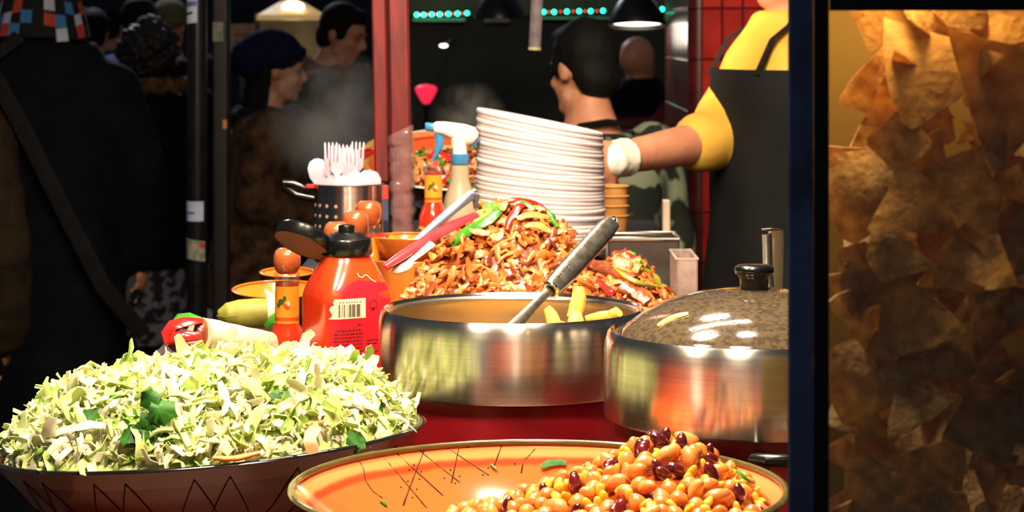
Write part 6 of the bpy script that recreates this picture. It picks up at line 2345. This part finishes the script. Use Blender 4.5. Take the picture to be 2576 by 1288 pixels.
# apron bib, skirt and straps
b = MB()
vs, fs = [], []
rowsA = [(.45, 1.9, .225, .18), (.7, 1.85, .215, .172), (.9, 1.75, .205, .165), (1.02, 1.6, .198, .158), (1.12, 1.3, .188, .148), (1.22, 1.12, .192, .147), (1.31, 1.05, .202, .148), (1.395, .98, .196, .140)]
NA = 20
for lay in (0, 1):
    for z, ha, rx, ry in rowsA:
        for i in range(NA + 1):
            a = -PI / 2 + ha * (2 * i / NA - 1)
            o_ = .004 * lay + .004 * math.sin(a * 9 + z * 4) * (1 if z < 1.15 else .3)
            vs.append(((rx + o_) * k * math.cos(a), (ry + o_) * k * math.sin(a), z * k))
S = len(rowsA) * (NA + 1)
for j in range(len(rowsA) - 1):
    for i in range(NA):
        q = j * (NA + 1) + i
        fs.append((S + q, S + q + 1, S + q + NA + 2, S + q + NA + 1))
        fs.append((q, q + NA + 1, q + NA + 2, q + 1))
for j in range(len(rowsA) - 1):
    for i in (0, NA):
        q, r_ = j * (NA + 1) + i, (j + 1) * (NA + 1) + i
        fs.append((q, r_, S + r_, S + q))
for i in range(NA):
    for j in (0, len(rowsA) - 1):
        q = j * (NA + 1) + i
        fs.append((q, q + 1, S + q + 1, S + q))
b.add(vs, fs)
b.build('apron', m_apron, t, ang=60)
for s in (-1, 1):
    b = MB().loft([L((s * .105, -.125, 1.385)), L((s * .098, -.09, 1.45)), L((s * .082, -.03, 1.49)), L((s * .07, .04, 1.495))], [.011] * 4, [.003] * 4, (0, -1, .8), 8)
    b.build('apron_strap', m_apron, t)
# white glove: cuff, palm and five fingers reaching down into the cups
b = MB()
wv = wri
dv_ = (wri - elb).normalized()
b.loft([wv - dv_ * .020, wv - dv_ * .016, wv - dv_ * .008, wv + dv_ * .012, wv + dv_ * .03], [.0375, .0395, .0375, .036, .038], [.0365, .0385, .0365, .035, .034], (0, 0, 1), 18)
dn = (iw.to_3x3() @ Vector((-.62, -.15, -.75))).normalized()
pn = (iw.to_3x3() @ Vector((.3, -1, 0))).normalized()
hand_shapes(b, wv + dv_ * .022, dn, pn, .9, 1, .4)
b.ell(wv + dv_ * .026, (.034, .034, .034))
fuse(b, 'white_glove', m_glove, t, .0045, 2, .0018, 70)

# ------------------------------------------------------------------ steam over the hot food
m = bpy.data.materials.new('steam')
m.use_nodes = True
nt = m.node_tree
N, Lk = nt.nodes, nt.links
N.remove(N['Principled BSDF'])
tc = N.new('ShaderNodeTexCoord')
nz = N.new('ShaderNodeTexNoise')
nz.inputs['Scale'].default_value = 9
nz.inputs['Detail'].default_value = 4
Lk.new(tc.outputs['Object'], nz.inputs['Vector'])
ln = N.new('ShaderNodeVectorMath')
ln.operation = 'LENGTH'
sv = N.new('ShaderNodeVectorMath')
sv.operation = 'DIVIDE'
sv.inputs[1].default_value = (.17, .09, .155)
Lk.new(tc.outputs['Object'], sv.inputs[0])
Lk.new(sv.outputs[0], ln.inputs[0])
fall = N.new('ShaderNodeMapRange')
fall.inputs[1].default_value = 1.0
fall.inputs[2].default_value = 0.15
fall.inputs[3].default_value = 0.0
fall.inputs[4].default_value = 1.0
Lk.new(ln.outputs['Value'], fall.inputs[0])
nr = N.new('ShaderNodeMapRange')
nr.inputs[1].default_value = .38
nr.inputs[2].default_value = .68
nr.inputs[4].default_value = 11.0
Lk.new(nz.outputs['Fac'], nr.inputs[0])
mu = N.new('ShaderNodeMath')
mu.operation = 'MULTIPLY'
Lk.new(fall.outputs[0], mu.inputs[0])
Lk.new(nr.outputs[0], mu.inputs[1])
vol = N.new('ShaderNodeVolumeScatter')
vol.inputs['Color'].default_value = (.9, .87, .84, 1)
Lk.new(mu.outputs[0], vol.inputs['Density'])
Lk.new(vol.outputs[0], N['Material Output'].inputs['Volume'])
for (px, py, d, s, lb) in ((850, 300, 4.95, 1.0, 'pale steam rising behind the cutlery pot'), (1180, 290, 4.85, .5, 'wisp of steam behind the spray bottle')):
    b = MB().ell((0, 0, 0), (.17 * 1, .09, .155), nu=24, nv=14)
    o = b.build('steam', m, None, 180)
    o.location = P(px, py, d)
    o.scale = (s, s, s)
    tag(o, lb, 'steam', kind='stuff')

bpy.data.scenes.remove(TMP)
